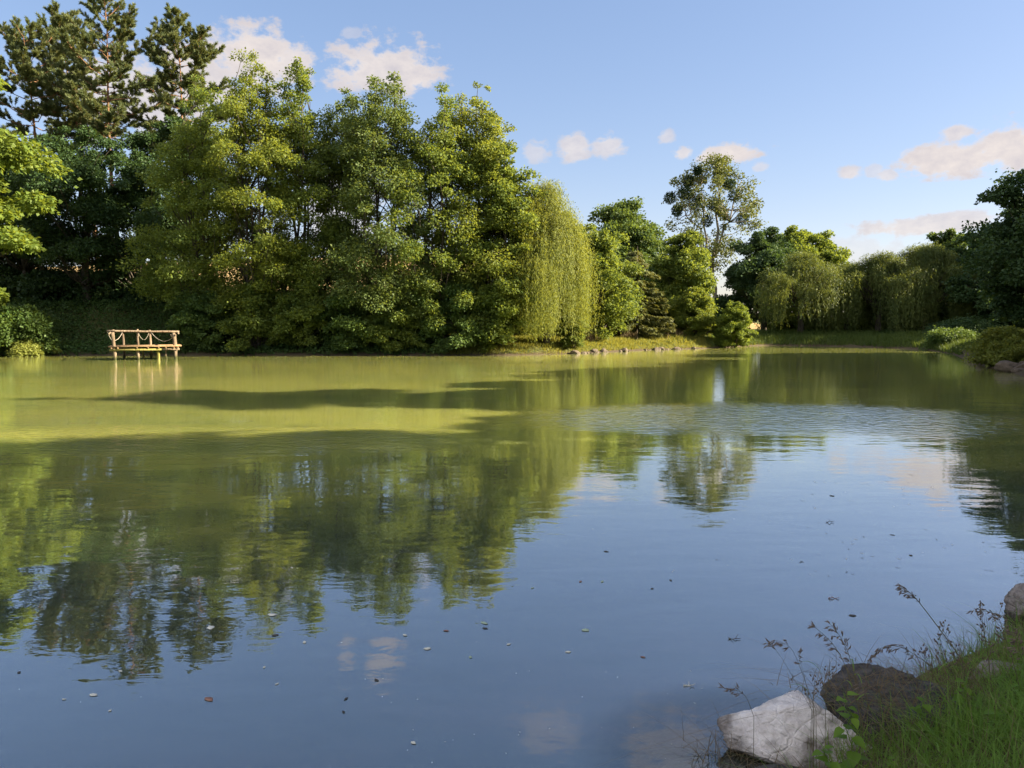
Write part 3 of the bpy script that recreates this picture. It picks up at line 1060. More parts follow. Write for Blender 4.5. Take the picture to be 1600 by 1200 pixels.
broad_tree('bank_tree', b, height(1645, 240, 45, b), 4.3, 'big dark tree in shade cut by the right edge of the photo', seed=135, prof=DOME, base=.07, clumps=170, per=420,
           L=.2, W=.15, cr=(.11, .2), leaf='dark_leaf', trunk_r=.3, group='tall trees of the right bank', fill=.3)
# bushes of the right bank and far shore
for px, Y, ptop, Rw, lf_, seed, lab in [
        (1490, 53.5, 516, 1.7, 'bush', 141, 'low dark green bush at the far corner of the pond'),
        (1505, 58.5, 500, 2.2, 'dark_leaf', 142, 'dark bush in shade behind the low corner bush'),
        (1566, 34.6, 512, 1.15, 'right_bush', 143, 'bush with orange tinted sunlit tips on the right bank'),
        (1600, 33.3, 535, 1.1, 'right_bush', 144, 'small sunlit bush at the water by the right edge'),
        (1383, 64.9, 520, .75, 'dark_leaf', 145, 'small dark shrub at the waterline below the far willows')]:
    b = spot(px, Y)
    b = (b[0], b[1], max(b[2], .03))
    broad_tree('shore_bush', b, height(px, ptop, Y, b), Rw, lab, 'bush', seed=seed, prof=DOME, base=.03, clumps=50, per=260, L=.13, W=.085,
               cr=(.18, .32), stems=5, trunk_r=.07, leaf=lf_, fill=.15)
# sunlit hedge of bushes glimpsed beneath the willows
for px, Y, ptop, Rw, seed, lab in [
        (1268, 76, 478, 1.8, 151, 'yellow sunlit bush glimpsed under the leftmost far willow'),
        (1310, 77, 498, 1.8, 152, 'yellow sunlit bush glimpsed between the two left far willows'),
        (1340, 75, 500, 1.5, 153, 'yellow sunlit bush glimpsed left of the dense far willow'),
        (1225, 79, 490, 1.8, 154, 'sunlit bush behind the leaning dark tree')]:
    b = spot(px, Y)
    broad_tree('glade_bush', b, height(px, ptop, Y, b), Rw, lab, 'bush', seed=seed, prof=DOME, base=.03, clumps=40, per=260, L=.18, W=.13,
               cr=(.2, .32), stems=4, trunk_r=.08, leaf='lime', fill=.1, group='sunlit bushes in the glade')

# --- trees of the near right bank (they shade the near water and show in it)
for x, y, H, Rw, seed, lab in [
        (34, 37.5, 12.5, 5.2, 161, 'tall shade tree on the right bank beyond the right edge bushes'),
        (28, 29.6, 13.5, 4.9, 162, 'leafy shade tree on the right bank level with the boulders'),
        (20.5, 20.2, 17.5, 3.3, 163, 'slim tallest shade tree on the near right bank'),
        (18.5, 15.3, 9.6, 3.1, 166, 'smallest shade tree on the near right bank next to the slim tallest one'),
        (23.5, 24.6, 12.5, 3.4, 168, 'leafy shade tree on the right bank beyond the slim tallest one'),
        (14.5, 9.0, 15.0, 4.6, 164, 'broad shade tree on the near right bank level with the edge rock'),
        (15.0, 2.5, 16.5, 5.2, 165, 'broad shade tree on the near right bank level with the photographer'),
        (14.0, -5.5, 15.5, 5.2, 167, 'broad shade tree standing behind the photographer on the right')]:
    broad_tree('bank_tree', (x, y, gz(x, y)), H, Rw, lab, seed=seed, prof=DOME, base=.12, clumps=120 if seed in (163, 166) else 190, per=260 if seed == 163 else 330, L=.3, W=.22,
               cr=(.13, .22), leaf='maple', trunk_r=.3, group='shade trees of the near right bank', fill=.1)


# ------------------------------------------------------------------ fishing jetty
def log(mb, pts, r, rng, sides=9, taper=.9):
    pts = np.asarray(pts, float)
    k = max(6, len(pts) * 3)
    t = np.linspace(0, 1, k)
    s = np.linspace(0, 1, len(pts))
    P = np.stack([np.interp(t, s, pts[:, i]) for i in range(3)], 1)
    P += rng.normal(size=P.shape) * r * .10
    tube(mb, P, r * np.linspace(1, taper, k) * rng.uniform(.93, 1.07, k), sides)


rng = np.random.default_rng(7)
JY = 41.3
jo = on_z(224, 562.3, 0)
jo = Vector((jo.x, JY, 0))
jet = empty('fishing_jetty', jo, 'rustic wooden fishing jetty of logs standing in the pond near the left bank', 'jetty')
jet.rotation_euler.z = math.atan2(-jo.x, JY)      # it faces the open pond
U = JY / F_PX / 1.109        # metres per photo pixel at the jetty


def jx(px):
    return (px - 224) * U


DECK, RAIL, DEPTH = .73, 1.47, 1.9
for px, top, r, dx in ((178, RAIL + .02, .088, 1.5), (273, RAIL - .03, .085, 1.5)):
    mb = MB()
    log(mb, [(jx(px), 0, -.6), (jx(px + dx * .3), 0, .35), (jx(px - .5), 0, DECK), (jx(px - dx), 0, top)], r, rng)
    mb.build('post', M['wood'], jet, smooth=True)
for px, r, m, bend in ((213.5, .082, 'wood', 1.0), (246, .085, 'moss_wood', 0)):
    mb = MB()
    log(mb, [(jx(px + bend), .06, -.6), (jx(px + bend * .6), .06, .2), (jx(px), .06, DECK - .16)], r, rng)
    mb.build('post', M[m], jet, smooth=True)
mb = MB()
log(mb, [(jx(260.5), .1, -.6), (jx(259.5), .1, -.1), (jx(257.5), .1, .2), (jx(258.2), .1, .42), (jx(260), .1, DECK - .14)], .048, rng, taper=.8)
mb.build('post', M['wood'], jet, smooth=True)
for px, top, r in ((190.5, RAIL + .10, .068), (213.8, RAIL + .15, .060), (234.2, RAIL + .10, .072), (175.5, RAIL + .12, .06), (276, RAIL + .03, .06)):
    mb = MB()
    log(mb, [(jx(px), DEPTH, -.6), (jx(px + .8), DEPTH, DECK * .6), (jx(px), DEPTH, top)], r, rng)
    mb.build('post', M['wood'], jet, smooth=True)
mb = MB()
log(mb, [(jx(222), DEPTH * .5, -.6), (jx(221.5), DEPTH * .5, DECK - .15)], .05, rng)
mb.build('post', M['moss_wood'], jet, smooth=True)
# handrails
mb = MB()
log(mb, [(jx(165.5), DEPTH - .09, RAIL + .06), (jx(224), DEPTH - .09, RAIL + .02), (jx(283), DEPTH - .09, RAIL)], .058, rng, taper=.95)
mb.build('handrail', M['wood'], jet, smooth=True)
for px, e in ((171, 0), (279, 0)):
    mb = MB()
    s = -1 if px < 224 else 1
    log(mb, [(jx(px) + .0 * s, -.25, RAIL - .07), (jx(px), DEPTH - .2, RAIL - .02)], .05, rng)
    mb.build('handrail', M['wood'], jet, smooth=True)
mb = MB()
log(mb, [(jx(266.5), .02, RAIL - .12), (jx(272), .02, RAIL - .42)], .035, rng)
mb.build('brace', M['wood'], jet, smooth=True)
# deck boards, each a little proud of its neighbour
mb = MB()
yy = -.16
i = 0
while yy < DEPTH + .1:
    w = rng.uniform(.13, .17)
    z = DECK + rng.uniform(-.008, .008)
    box(mb, (jx(169.8) + rng.uniform(-.04, .04), yy, z - .035), (jx(284) + rng.uniform(-.05, .03), yy + w - .012, z + .012))
    yy += w
mb.build('deck', M['plank'], jet)
mb = MB()
box(mb, (jx(170.5), -.13, DECK - .235), (jx(251), -.08, DECK - .135))
mb.build('edge_beam', M['moss_wood'], jet)
mb = MB()
box(mb, (jx(251.2), -.125, DECK - .23), (jx(280), -.08, DECK - .14))
mb.build('edge_beam', M['wood'], jet)
mb = MB()
box(mb, (jx(170.5), DEPTH - .2, DECK - .235), (jx(280), DEPTH - .14, DECK - .135))
mb.build('edge_beam', M['wood'], jet)
for px in (173.5, 183, 213, 230, 246.5, 258, 271, 277.5):
    mb = MB()
    log(mb, [(jx(px), -.17, DECK - .088), (jx(px), DEPTH, DECK - .088)], .045, rng, 8)
    mb.build('joist', M['plank'], jet, smooth=True)


def swag(a, b, drop):
    a, b = np.array(a), np.array(b)
    t = np.linspace(0, 1, 14)
    p = a + (b - a) * t[:, None]
    p[:, 2] -= drop * 4 * t * (1 - t)
    mb = MB()
    tube(mb, p, .012, 6)
    mb.build('rope', M['rope'], jet, smooth=True)


swag((jx(167), DEPTH - .12, RAIL - .02), (jx(176), .05, RAIL - .42), .10)
swag((jx(179), .05, RAIL - .42), (jx(190), DEPTH - .08, RAIL - .02), .10)
swag((jx(215), DEPTH - .08, RAIL - .02), (jx(233), DEPTH - .08, RAIL - .02), .42)
swag((jx(236), DEPTH - .08, RAIL - .02), (jx(268.5), .05, RAIL - .32), .32)


# ------------------------------------------------------------------ rocks
def rock(name, loc, size, seed, mat, label, group=None, rz=0.0, cuts=9, rough=.12, sub=5, flat=0.0, cat='rock', taper=0.0):
    rnd = random.Random(seed)
    bm = bmesh.new()
    bmesh.ops.create_icosphere(bm, subdivisions=sub, radius=1.0)
    planes = []
    for k in range(cuts):
        v = Vector((rnd.gauss(0, 1), rnd.gauss(0, 1), rnd.gauss(0, .8))).normalized()
        planes.append((v, rnd.uniform(.55, .86)))
    if flat:
        planes.append((Vector((.08, -.12, 1)).normalized(), flat))
    off = Vector((seed * 3.1, seed * 1.7, seed * .9))
    for v in bm.verts:
        p = v.co.copy()
        for nrm, d in planes:
            e = p.dot(nrm) - d
            if e > 0:
                p -= nrm * e * .93
        q = p * 1.6 + off
        f = mnoise.fractal(q, 1.0, 2.0, 5) * rough + mnoise.fractal(q * 4.2, .9, 2.1, 4) * rough * .35
        f -= max(0, .05 - abs(mnoise.noise(q * .8 + mnoise.noise_vector(q * 2.5) * .12))) * rough * 5
        f += mnoise.fractal(q * 11, .8, 2.2, 3) * rough * .10
        p *= 1 + f
        if taper:
            k = 1 - taper * max(0.0, -p.x) ** 1.2
            p = Vector((p.x * (1 + .18 * max(0, -p.x)), p.y * k, p.z * k))
        v.co = Vector((p.x * size[0], p.y * size[1], p.z * size[2]))
    me = bpy.data.meshes.new(name)
    bm.to_mesh(me)
    bm.free()
    me.polygons.foreach_set('use_smooth', np.ones(len(me.polygons), dtype=bool))
    me.materials.append(mat)
    o = bpy.data.objects.new(name, me)
    o.location = loc
    o.rotation_euler = (0, 0, rz)
    COL.objects.link(o)
    return props(o, label, cat, group)


p = on_z(1243, 1142, .10)
rock('rock', (p.x, p.y, .03), (.47, .29, .23), 12, M['pale_rock'], 'large pale limestone rock with dark stained end at the water by the grass', rz=-.25, cuts=16, rough=.10, sub=6, taper=.55)
p = on_z(1385, 1100, .16)
rock('rock', (p.x + .05, p.y, .08), (.46, .34, .29), 5, M['dark_rock'], 'dark lichen covered rock behind the pale limestone rock', rz=.25, cuts=10, rough=.12, sub=6)
p = on_z(1607, 958, .05)
rock('rock', (p.x + .05, p.y, .10), (.20, .19, .21), 8, M['grey_rock'], 'grey brown rock standing in the water cut by the right edge', rz=.4, cuts=8, sub=6)
p = on_z(1545, 1075, .15)
rock('rock', (p.x + .22, p.y + .10, .08), (.34, .18, .16), 17, M['grey_rock'], 'grey stone slab half hidden behind the tall grass stalks', cuts=8)
p = on_z(1095, 1190, 0)
rock('submerged_stone', (p.x, p.y - .02, -.135), (.25, .17, .12), 23, M['mud_rock'], 'flat pale stone seen just under the water left of the limestone rock', cuts=5, flat=.7, cat='rock')
p = on_z(1185, 1212, 0)
rock('rock', (p.x + .10, p.y - .03, -.05), (.20, .14, .10), 27, M['dark_rock'], 'low dark wet stone at the bottom edge below the limestone rock', cuts=6)

# stones along the middle bank and the right bank: a few shapes, copied
stones = [rock('shore_stone', (0, 0, -50), (.42, .30, .26), 60 + k, M['shore_rock'], None, sub=3, cuts=7, rough=.14) for k in range(4)]
rs = np.random.default_rng(55)
n_stone = 0


def put_stone(x, y, s, label, group, z=.02):
    global n_stone
    src = stones[n_stone % 4]
    o = src if n_stone < 4 else src.copy()
    if n_stone >= 4:
        COL.objects.link(o)
    o.location = (x, y, z)
    o.scale = (s, s * rs.uniform(.8, 1.1), s * rs.uniform(.7, 1.05))
    o.rotation_euler = (rs.uniform(-.2, .2), rs.uniform(-.2, .2), rs.uniform(0, 6.3))
    props(o, label, 'stone', group)
    n_stone += 1


edge = [(3.4, 47.9), (5.5, 49.8), (9, 53.3), (12, 55.3), (14.4, 56.9)]
for k in range(19):
    u = (k + rs.uniform(-.6, 1.6)) / 20 * (len(edge) - 1)
    u = max(u, 0)
    i = min(int(u), len(edge) - 2)
    f = u - i
    x = edge[i][0] + (edge[i + 1][0] - edge[i][0]) * f
    y = edge[i][1] + (edge[i + 1][1] - edge[i][1]) * f
    put_stone(x + rs.uniform(-.2, .15), y + rs.uniform(-.1, .35), rs.choice([.25, .4, .55, .9]), 'small brown stone along the sunlit grassy bank in the middle', 'stones of the sunlit bank')
redge = [(19.0, 27.4), (19.8, 29.3), (20.9, 32.5), (22.3, 36.7), (24.5, 41.3), (27.4, 47.8)]
for k in range(26):
    u = (k + rs.uniform(.1, .9)) / 26 * (len(redge) - 1)
    i = min(int(u), len(redge) - 2)
    f = u - i
    x = redge[i][0] + (redge[i + 1][0] - redge[i][0]) * f
    y = redge[i][1] + (redge[i + 1][1] - redge[i][1]) * f
    d = rs.uniform(-.1, .9)
    put_stone(x + d, y - d * .3, rs.uniform(.4, 1.0), 'grey stone on the shaded slope of the right bank', 'stones of the right bank', z=.06 + max(0, d) * .35)
p = on_z(1562, 581, 0)
put_stone(p.x + .3, p.y, 1.5, 'largest grey boulder at the water below the right bank bushes', 'stones of the right bank', .15)
p = on_z(1590, 583, 0)
put_stone(p.x + .3, p.y, 1.3, 'grey boulder by the right edge beside the largest boulder', 'stones of the right bank', .12)

# thin pale stake on the far shore
b = spot(1441.5, 64.6)
mb = MB()
log(mb, [(0, 0, -.2), (.03, 0, .3), (.02, 0, .8)], .055, rng)
props(mb.build('stake', M['wood'], None, b, smooth=True), 'thin pale wooden stake on the far shore below the widest willow', 'stake')


# ------------------------------------------------------------------ meadow grass and ground cover
def blades(mb, rng, x, y, h, w, lean=.35, seg=2, z=None):
    n = len(x)
    z = ground_z(x, y) - .02 if z is None else z
    P = np.stack([x, y, z], 1)
    a = rng.uniform(0, 6.3, n)
    l = np.abs(rng.normal(size=n)) * lean
    D = np.stack([np.cos(a) * l, np.sin(a) * l, np.ones(n)], 1)
    fa = rng.uniform(0, 6.3, n)
    S = np.stack([np.cos(fa), np.sin(fa), np.zeros(n)], 1)
    droop = np.stack([np.cos(a), np.sin(a), -.55 * np.ones(n)], 1) * (l * .8)[:, None]
    h = h[:, None]
    w = (np.broadcast_to(w, (n,)) * .5)[:, None]
    V = [P - S * w, P + S * w]
    F = []
    for k in range(1, seg + 1):
        t = k / seg
        c = P + D * h * t + droop * h * t * t
        ww = w * (1 - t) ** .7
        V += [c - S * ww, c + S * ww] if k < seg else [c]
    m = len(V)
    Vv = np.stack(V, 1).reshape(-1, 3)
    base = np.arange(n, dtype=np.int32)[:, None] * m
    Q = [np.array([0, 1, 3, 2]) + 2 * k for k in range(seg - 1)]
    quads = np.concatenate([base + q[None] for q in Q]) if Q else np.zeros((0, 4), int)
    tris = base + np.array([[m - 3, m - 2, m - 1]])
    if len(quads):
        mb.add(Vv, quads, tris)
    else:
        mb.add(Vv, tris)


def scatter(rng, n, x0, x1, y0, y1, keep):
    x, y = rng.uniform(x0, x1, n), rng.uniform(y0, y1, n)
    k = keep(x, y, pond_dist(x, y))
    return x[k], y[k]


rg = np.random.default_rng(201)
mb = MB()
x, y = scatter(rg, 170000, -5, 21, 45.5, 70, lambda x, y, d: (d > .12) & (d < 7))
hh = .22 + .28 * sstep(wob2(x * .7, y * .5), -.2, .9)
d = pond_dist(x, y)
hh *= rg.uniform(.6, 1.3, len(x)) * (.55 + .45 * sstep(d, .2, 1.6))
blades(mb, rg, x, y, hh, .045)
props(mb.build('meadow_grass', M['grass']), 'sunlit rough grass on the middle bank', 'grass', kind='stuff')
mb = MB()
x, y = scatter(rg, 40000, 1.5, 16, 46, 64, lambda x, y, d: (d > 2.2) & (d < 5) & (wob2(x * .9 + 3, y * .8) > .35))
blades(mb, rg, x, y, rg.uniform(.5, 1.0, len(x)), .05, .25)
props(mb.build('dry_tall_grass', M['dry_grass']), 'tall straw coloured grass at the foot of the middle trees', 'grass', kind='stuff')
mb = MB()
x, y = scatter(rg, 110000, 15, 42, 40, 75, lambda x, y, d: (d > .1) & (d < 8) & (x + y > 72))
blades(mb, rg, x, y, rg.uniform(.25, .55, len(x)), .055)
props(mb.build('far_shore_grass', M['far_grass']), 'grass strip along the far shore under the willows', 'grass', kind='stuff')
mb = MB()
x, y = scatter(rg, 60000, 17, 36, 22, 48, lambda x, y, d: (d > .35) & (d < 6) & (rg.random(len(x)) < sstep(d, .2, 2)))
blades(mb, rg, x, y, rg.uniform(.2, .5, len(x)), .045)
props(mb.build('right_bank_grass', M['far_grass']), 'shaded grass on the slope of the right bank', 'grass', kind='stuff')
# ivy on the left bank
mb = MB()
x, y = scatter(rg, 90000, -40, -4, 45, 60, lambda x, y, d: (d > .02) & (d < 9))
n = len(x)
z = ground_z(x, y) + np.abs(rg.normal(size=n)) * .16 + .22 * sstep(wob2(x * 1.1, y), -.3, 1) * rg.random(n)
leaves(mb, np.stack([x, y, z], 1), rg.normal(size=(n, 3)) + np.array([0, -.4, -.2]), rg.normal(size=(n, 3)) * .5 + np.array([0, -.5, .9]), rg.uniform(.10, .2, n), .12)
props(mb.build('ivy_ground_cover', M['ivy']), 'dark green ivy covering the shaded left bank', 'ground cover', kind='stuff')


# ------------------------------------------------------------------ near bank: turf, dry grass, stalks, weeds
rg = np.random.default_rng(301)
mb = MB()
x, y = scatter(rg, 120000, .9, 7.0, 1.6, 8.0, lambda x, y, d: (d > .04) & (d < 2.9) & (rg.random(len(x)) < .35 + .65 * sstep(d, .1, .7)))
n = len(x)
hh = rg.uniform(.09, .22, n) * (.7 + .8 * sstep(wob2(x * 3.1, y * 2.7), -.5, 1))
blades(mb, rg, x, y, hh, rg.uniform(.0035, .008, n), .55, 4)
x, y = scatter(rg, 9000, 1.1, 6.0, 1.8, 7.0, lambda x, y, d: (d > .1) & (d < 2.5))
blades(mb, rg, x, y, rg.uniform(.18, .34, len(x)), rg.uniform(.004, .007, len(x)), .6, 5)
props(mb.build('bank_grass', M['near_grass']), 'dense green grass on the near bank in the bottom right corner', 'grass', kind='stuff')
mb = MB()
x, y = scatter(rg, 14000, .9, 6.0, 2.5, 7.0, lambda x, y, d: (d > -.05) & (d < .55))
blades(mb, rg, x, y, rg.uniform(.08, .26, len(x)), .0045, .9, 4, z=np.maximum(ground_z(x, y), .0) + .0)
x, y = scatter(rg, 5000, 1.1, 6.0, 1.8, 7.0, lambda x, y, d: (d > .1) & (d < 2.6))
blades(mb, rg, x, y, rg.uniform(.14, .36, len(x)), rg.uniform(.002, .0045, len(x)), .7, 5)
# thatch hanging on the dark rock and at the foot of the pale one
for (cx_, cy_, cz_, sx_, sy_, m_) in ((on_z(1380, 1075, .3).x, on_z(1380, 1100, .2).y - .02, .30, .22, .12, 480), (on_z(1235, 1185, .0).x - .08, on_z(1235, 1185, .0).y + .02, .02, .22, .07, 420)):
    x, y = rg.normal(cx_, sx_, m_), rg.normal(cy_, sy_, m_)
    blades(mb, rg, x, y, rg.uniform(.06, .2, m_), .004, 1.6, 4, z=np.full(m_, cz_) - .10 * rg.random(m_))
props(mb.build('dry_grass', M['dry_grass']), 'dry brown grass blades around the rocks of the near bank', 'grass', kind='stuff')


def stalk_path(pts, Y, rng, base=None):
    P = np.array([at(px, py, Y + dy) for px, py, dy in pts])
    k = 16
    s = np.linspace(0, 1, len(P))
    t = np.linspace(0, 1, k)
    # smooth the polyline
    Q = np.stack([np.interp(t, s, P[:, i]) for i in range(3)], 1)
    for _ in range(3):
        Q[1:-1] = (Q[:-2] + 2 * Q[1:-1] + Q[2:]) / 4
    return Q


def stalk(pts, Y, label, seed, kind='spikelet', r=.0022, head=.45, n=16, name='grass_stalk', group='seed bearing stalks of the near bank', cat='grass stalk', blades_n=2):
    rng = np.random.default_rng(seed)
    Q = stalk_path(pts, Y, rng)
    z0 = gz(Q[0][0], Q[0][1]) - .02
    foot = np.array([Q[0][0] + rng.uniform(-.01, .01), Q[0][1] - .02, min(z0, Q[0][2] - .05)])
    Q = np.concatenate([[foot], Q])
    root = empty(name, foot, label, cat, group)
    Q = Q - foot
    mb = MB()
    tube(mb, Q, np.linspace(r, r * .4, len(Q)), 5)
    hd = MB()
    k = len(Q)
    for i in range(n):
        u = 1 - head * (i / n) + rng.uniform(-.01, .01)
        u = min(max(u, 0), 1)
        p = np.array([np.interp(u, np.linspace(0, 1, k), Q[:, j]) for j in range(3)])
        j = min(int(u * (k - 1)), k - 2)
        T = unit(Q[j + 1] - Q[j])
        sd = rng.normal(size=3) * np.array([1, .6, .6])
        sd = unit(sd - T * (sd @ T))
        if kind == 'spikelet':
            a = unit(T * .8 + sd * .55 + np.array([0, 0, -.35]))
            ln = rng.uniform(.010, .034) * (1.2 - .4 * u)
            e = p + a * ln
            tube(mb, [p, (p + e) / 2, e], [.0007, .0006, .0005], 3)
            for q in range(3):
                o = e + rng.normal(size=3) * .003 - a * q * .006
                dd = unit(a + rng.normal(size=3) * .22 + np.array([0, 0, -.25]))
                L = rng.uniform(.016, .030)
                tube(hd, [o, o + dd * L * .4, o + dd * L], [.0010, .0030, .0004], 5)
        else:                      # budded side stems of a flowering weed
            a = unit(T * 1.0 + sd * .7)
            ln = rng.uniform(.03, .09) * (1.25 - u * .6)
            e = p + a * ln + np.array([0, 0, ln * .25])
            tube(mb, [p, (p + e) / 2 + sd * .004, e], [.0011, .0009, .0007], 4)
            for q in range(3):
                o = e - a * q * .014 + rng.normal(size=3) * .006
                dd = unit(a + rng.normal(size=3) * .4 + np.array([0, 0, .4]))
                L = rng.uniform(.010, .017)
                tube(hd, [o, o + dd * L * .35, o + dd * L * .8, o + dd * L], [.0012, .0038, .0030, .0008], 6)
    mb.build('stem', M['stalk'], root, smooth=True)
    hd.build('seed_head' if kind == 'spikelet' else 'flower_buds', M['seed'], root, smooth=True)
    if blades_n:
        for i in range(blades_n):
            lb = MB()
            u = rng.uniform(.08, .5)
            p = np.array([np.interp(u, np.linspace(0, 1, k), Q[:, j]) for j in range(3)])
            a = rng.uniform(0, 6.3)
            ln = rng.uniform(.09, .2)
            t = np.linspace(0, 1, 7)[:, None]
            c = p + np.array([math.cos(a), math.sin(a), 0]) * ln * t * .8 + np.array([0, 0, 1]) * ln * (.8 * t - 1.0 * t ** 2)
            S = np.array([-math.sin(a), math.cos(a), 0]) * .003
            w = (1 - t ** 2)
            V = np.stack([c - S * w, c + S * w], 1).reshape(-1, 3)
            F = [(2 * q, 2 * q + 1, 2 * q + 3, 2 * q + 2) for q in range(6)]
            lb.add(V, F)
            lb.build('leaf', M['near_grass'], root)
    return root


stalk([(1580, 1150, 0), (1535, 1075, .05), (1485, 1005, .1), (1442, 948, .12), (1424, 926, .12), (1408, 918, .12)], 3.55, 'tallest grass stalk leaning far left over the water with drooping seed head', 401, r=.0036, head=.32, n=15)
stalk([(1348, 1130, 0), (1333, 1075, 0), (1318, 1030, .02), (1296, 998, .03), (1270, 978, .03)], 3.5, 'grass stalk behind the pale rock bending left with a thin seed head', 402, head=.5, n=13)
stalk([(1345, 1130, 0), (1338, 1060, 0), (1326, 1020, .03), (1312, 992, .04), (1298, 976, .04)], 3.6, 'grass stalk with upright open seed head beside the bent one at the dark rock', 403, head=.6, n=17)
stalk([(1520, 1105, 0), (1478, 1056, 0), (1440, 1030, 0), (1408, 1008, 0), (1376, 1008, 0), (1358, 1034, 0)], 3.6, 'arching stalk drooping over the dark rock with brown spikelets', 404, head=.55, n=20)
stalk([(1275, 1110, 0), (1258, 1065, 0), (1246, 1030, 0), (1234, 1008, 0), (1212, 1000, 0)], 3.45, 'thin pale stalk above the pale rock with tip nodding left', 405, r=.0014, head=.3, n=7)
stalk([(1270, 1112, 0), (1240, 1060, 0), (1220, 1025, 0), (1203, 1006, 0)], 3.5, 'thinnest straight pale stalk above the pale rock', 406, r=.0011, head=.2, n=4, blades_n=0)
stalk([(1268, 1112, 0), (1262, 1080, 0), (1254, 1045, 0), (1247, 1022, 0)], 3.48, 'short thin stalk close beside the nodding pale stalk', 407, r=.0011, head=.25, n=5, blades_n=0)
stalk([(1178, 1120, 0), (1168, 1092, 0), (1158, 1080, 0), (1136, 1077, 0)], 3.4, 'short bent stalk at the left end of the pale rock', 408, r=.0014, head=.5, n=8, blades_n=0)
stalk([(1272, 1120, 0), (1270, 1095, 0), (1273, 1065, 0)], 3.45, 'small budded weed stem in the notch between pale and dark rock', 409, 'bud', head=.8, n=7, name='flowering_weed', cat='flowering weed', blades_n=0)
stalk([(1290, 1100, 0), (1291, 1075, 0), (1296, 1050, 0)], 3.6, 'small budded weed stem rising at the left end of the dark rock', 410, 'bud', r=.0014, head=.6, n=5, name='flowering_weed', cat='flowering weed', blades_n=0)
stalk([(1530, 1110, 0), (1512, 1060, 0), (1492, 1015, 0), (1474, 985, 0)], 3.75, 'budded weed stem leaning left under the tallest stalk', 411, 'bud', head=.7, n=12, name='flowering_weed', cat='flowering weed')
stalk([(1515, 1112, 0), (1495, 1065, 0), (1478, 1030, 0), (1466, 988, 0)], 3.85, 'leftmost budded weed stem of the right cluster', 412, 'bud', head=.6, n=10, name='flowering_weed', cat='flowering weed')
stalk([(1552, 1110, 0), (1548, 1060, 0), (1540, 1000, 0), (1532, 952, 0)], 3.7, 'tall upright budded weed stem right of the tallest stalk', 413, 'bud', head=.6, n=13, name='flowering_weed', cat='flowering weed')
stalk([(1600, 1110, 0), (1588, 1050, 0), (1572, 1000, 0), (1560, 962, 0)], 3.7, 'budded weed stem with reddish branches near the right edge', 414, 'bud', head=.55, n=11, name='flowering_weed', cat='flowering weed')
stalk([(1660, 1080, 0), (1622, 1010, 0), (1585, 972, 0), (1548, 956, 0), (1526, 952, 0)], 3.6, 'stalk entering from the right edge and leaning left', 415, head=.45, n=12)
stalk([(1625, 1110, 0), (1605, 1050, 0), (1590, 1010, 0), (1584, 985, 0)], 3.5, 'stalk with dense brown seed head by the right edge rock', 416, head=.5, n=16)
stalk([(1480, 1095, 0), (1462, 1060, 0), (1448, 1035, 0), (1444, 1020, 0)], 3.8, 'low dark budded stem just right of the dark rock top', 417, 'bud', head=.7, n=10, name='flowering_weed', cat='flowering weed')
stalk([(1475, 1185, 0), (1420, 1120, -.1), (1380, 1085, -.1), (1350, 1070, -.1)], 3.1, 'pale bent stalk lying across the grass below the dark rock', 418, head=.25, n=8, r=.0018)


def weed(px, py, Y, h, n, L, label, seed, lean=(0, 0), group='broad leaved weeds of the near bank', top=None):
    rng = np.random.default_rng(seed)
    p = at(px, py, Y)
    g = gz(p.x, p.y)
    foot = np.array([p.x, p.y, min(p.z, max(g, .02)) if top is None else p.z])
    root = empty('weed_plant', foot, label, 'weed', group)
    st, lf = MB(), MB()
    tip = np.array([lean[0], lean[1], h])
    path = curve((0, 0, 0), tip, rng, .04, 9)
    tube(st, path, np.linspace(.003, .0012, 9), 5)
    for i in range(n):
        u = .12 + .88 * (i + .5) / n
        q = np.array([np.interp(u, np.linspace(0, 1, 9), path[:, j]) for j in range(3)])
        a = i * 2.4 + rng.uniform(-.4, .4)
        out = np.array([math.cos(a), math.sin(a), rng.uniform(-.1, .5)])
        l = L * rng.uniform(.65, 1.15) * (1.1 - .45 * u)
        e = q + out * l * .25
        tube(st, [q, (q + e) / 2, e], .0009, 4)
        # heart shaped blade, folded along its midrib
        D = unit(out + np.array([0, 0, -.35 + rng.normal() * .25]))
        S = unit(np.cross(D, np.array([0, 0, 1.0])))
        N = np.cross(S, D)
        t = np.array([0, .12, .35, .6, .85, 1.0])
        w = np.array([.10, .36, .40, .28, .10, .0]) * l
        mid = e + D * (t * l)[:, None] - N * (.16 * l * t ** 2)[:, None]
        V = np.concatenate([mid, mid + S * w[:, None] + N * w[:, None] * .3, mid - S * w[:, None] + N * w[:, None] * .3])
        F = [(k, k + 1, 6 + k + 1, 6 + k) for k in range(5)] + [(k + 1, k, 12 + k, 12 + k + 1) for k in range(5)]
        lf.add(V, F)
    st.build('stem', M['weed'], root, smooth=True)
    lf.build('foliage', M['weed'], root)
    return root


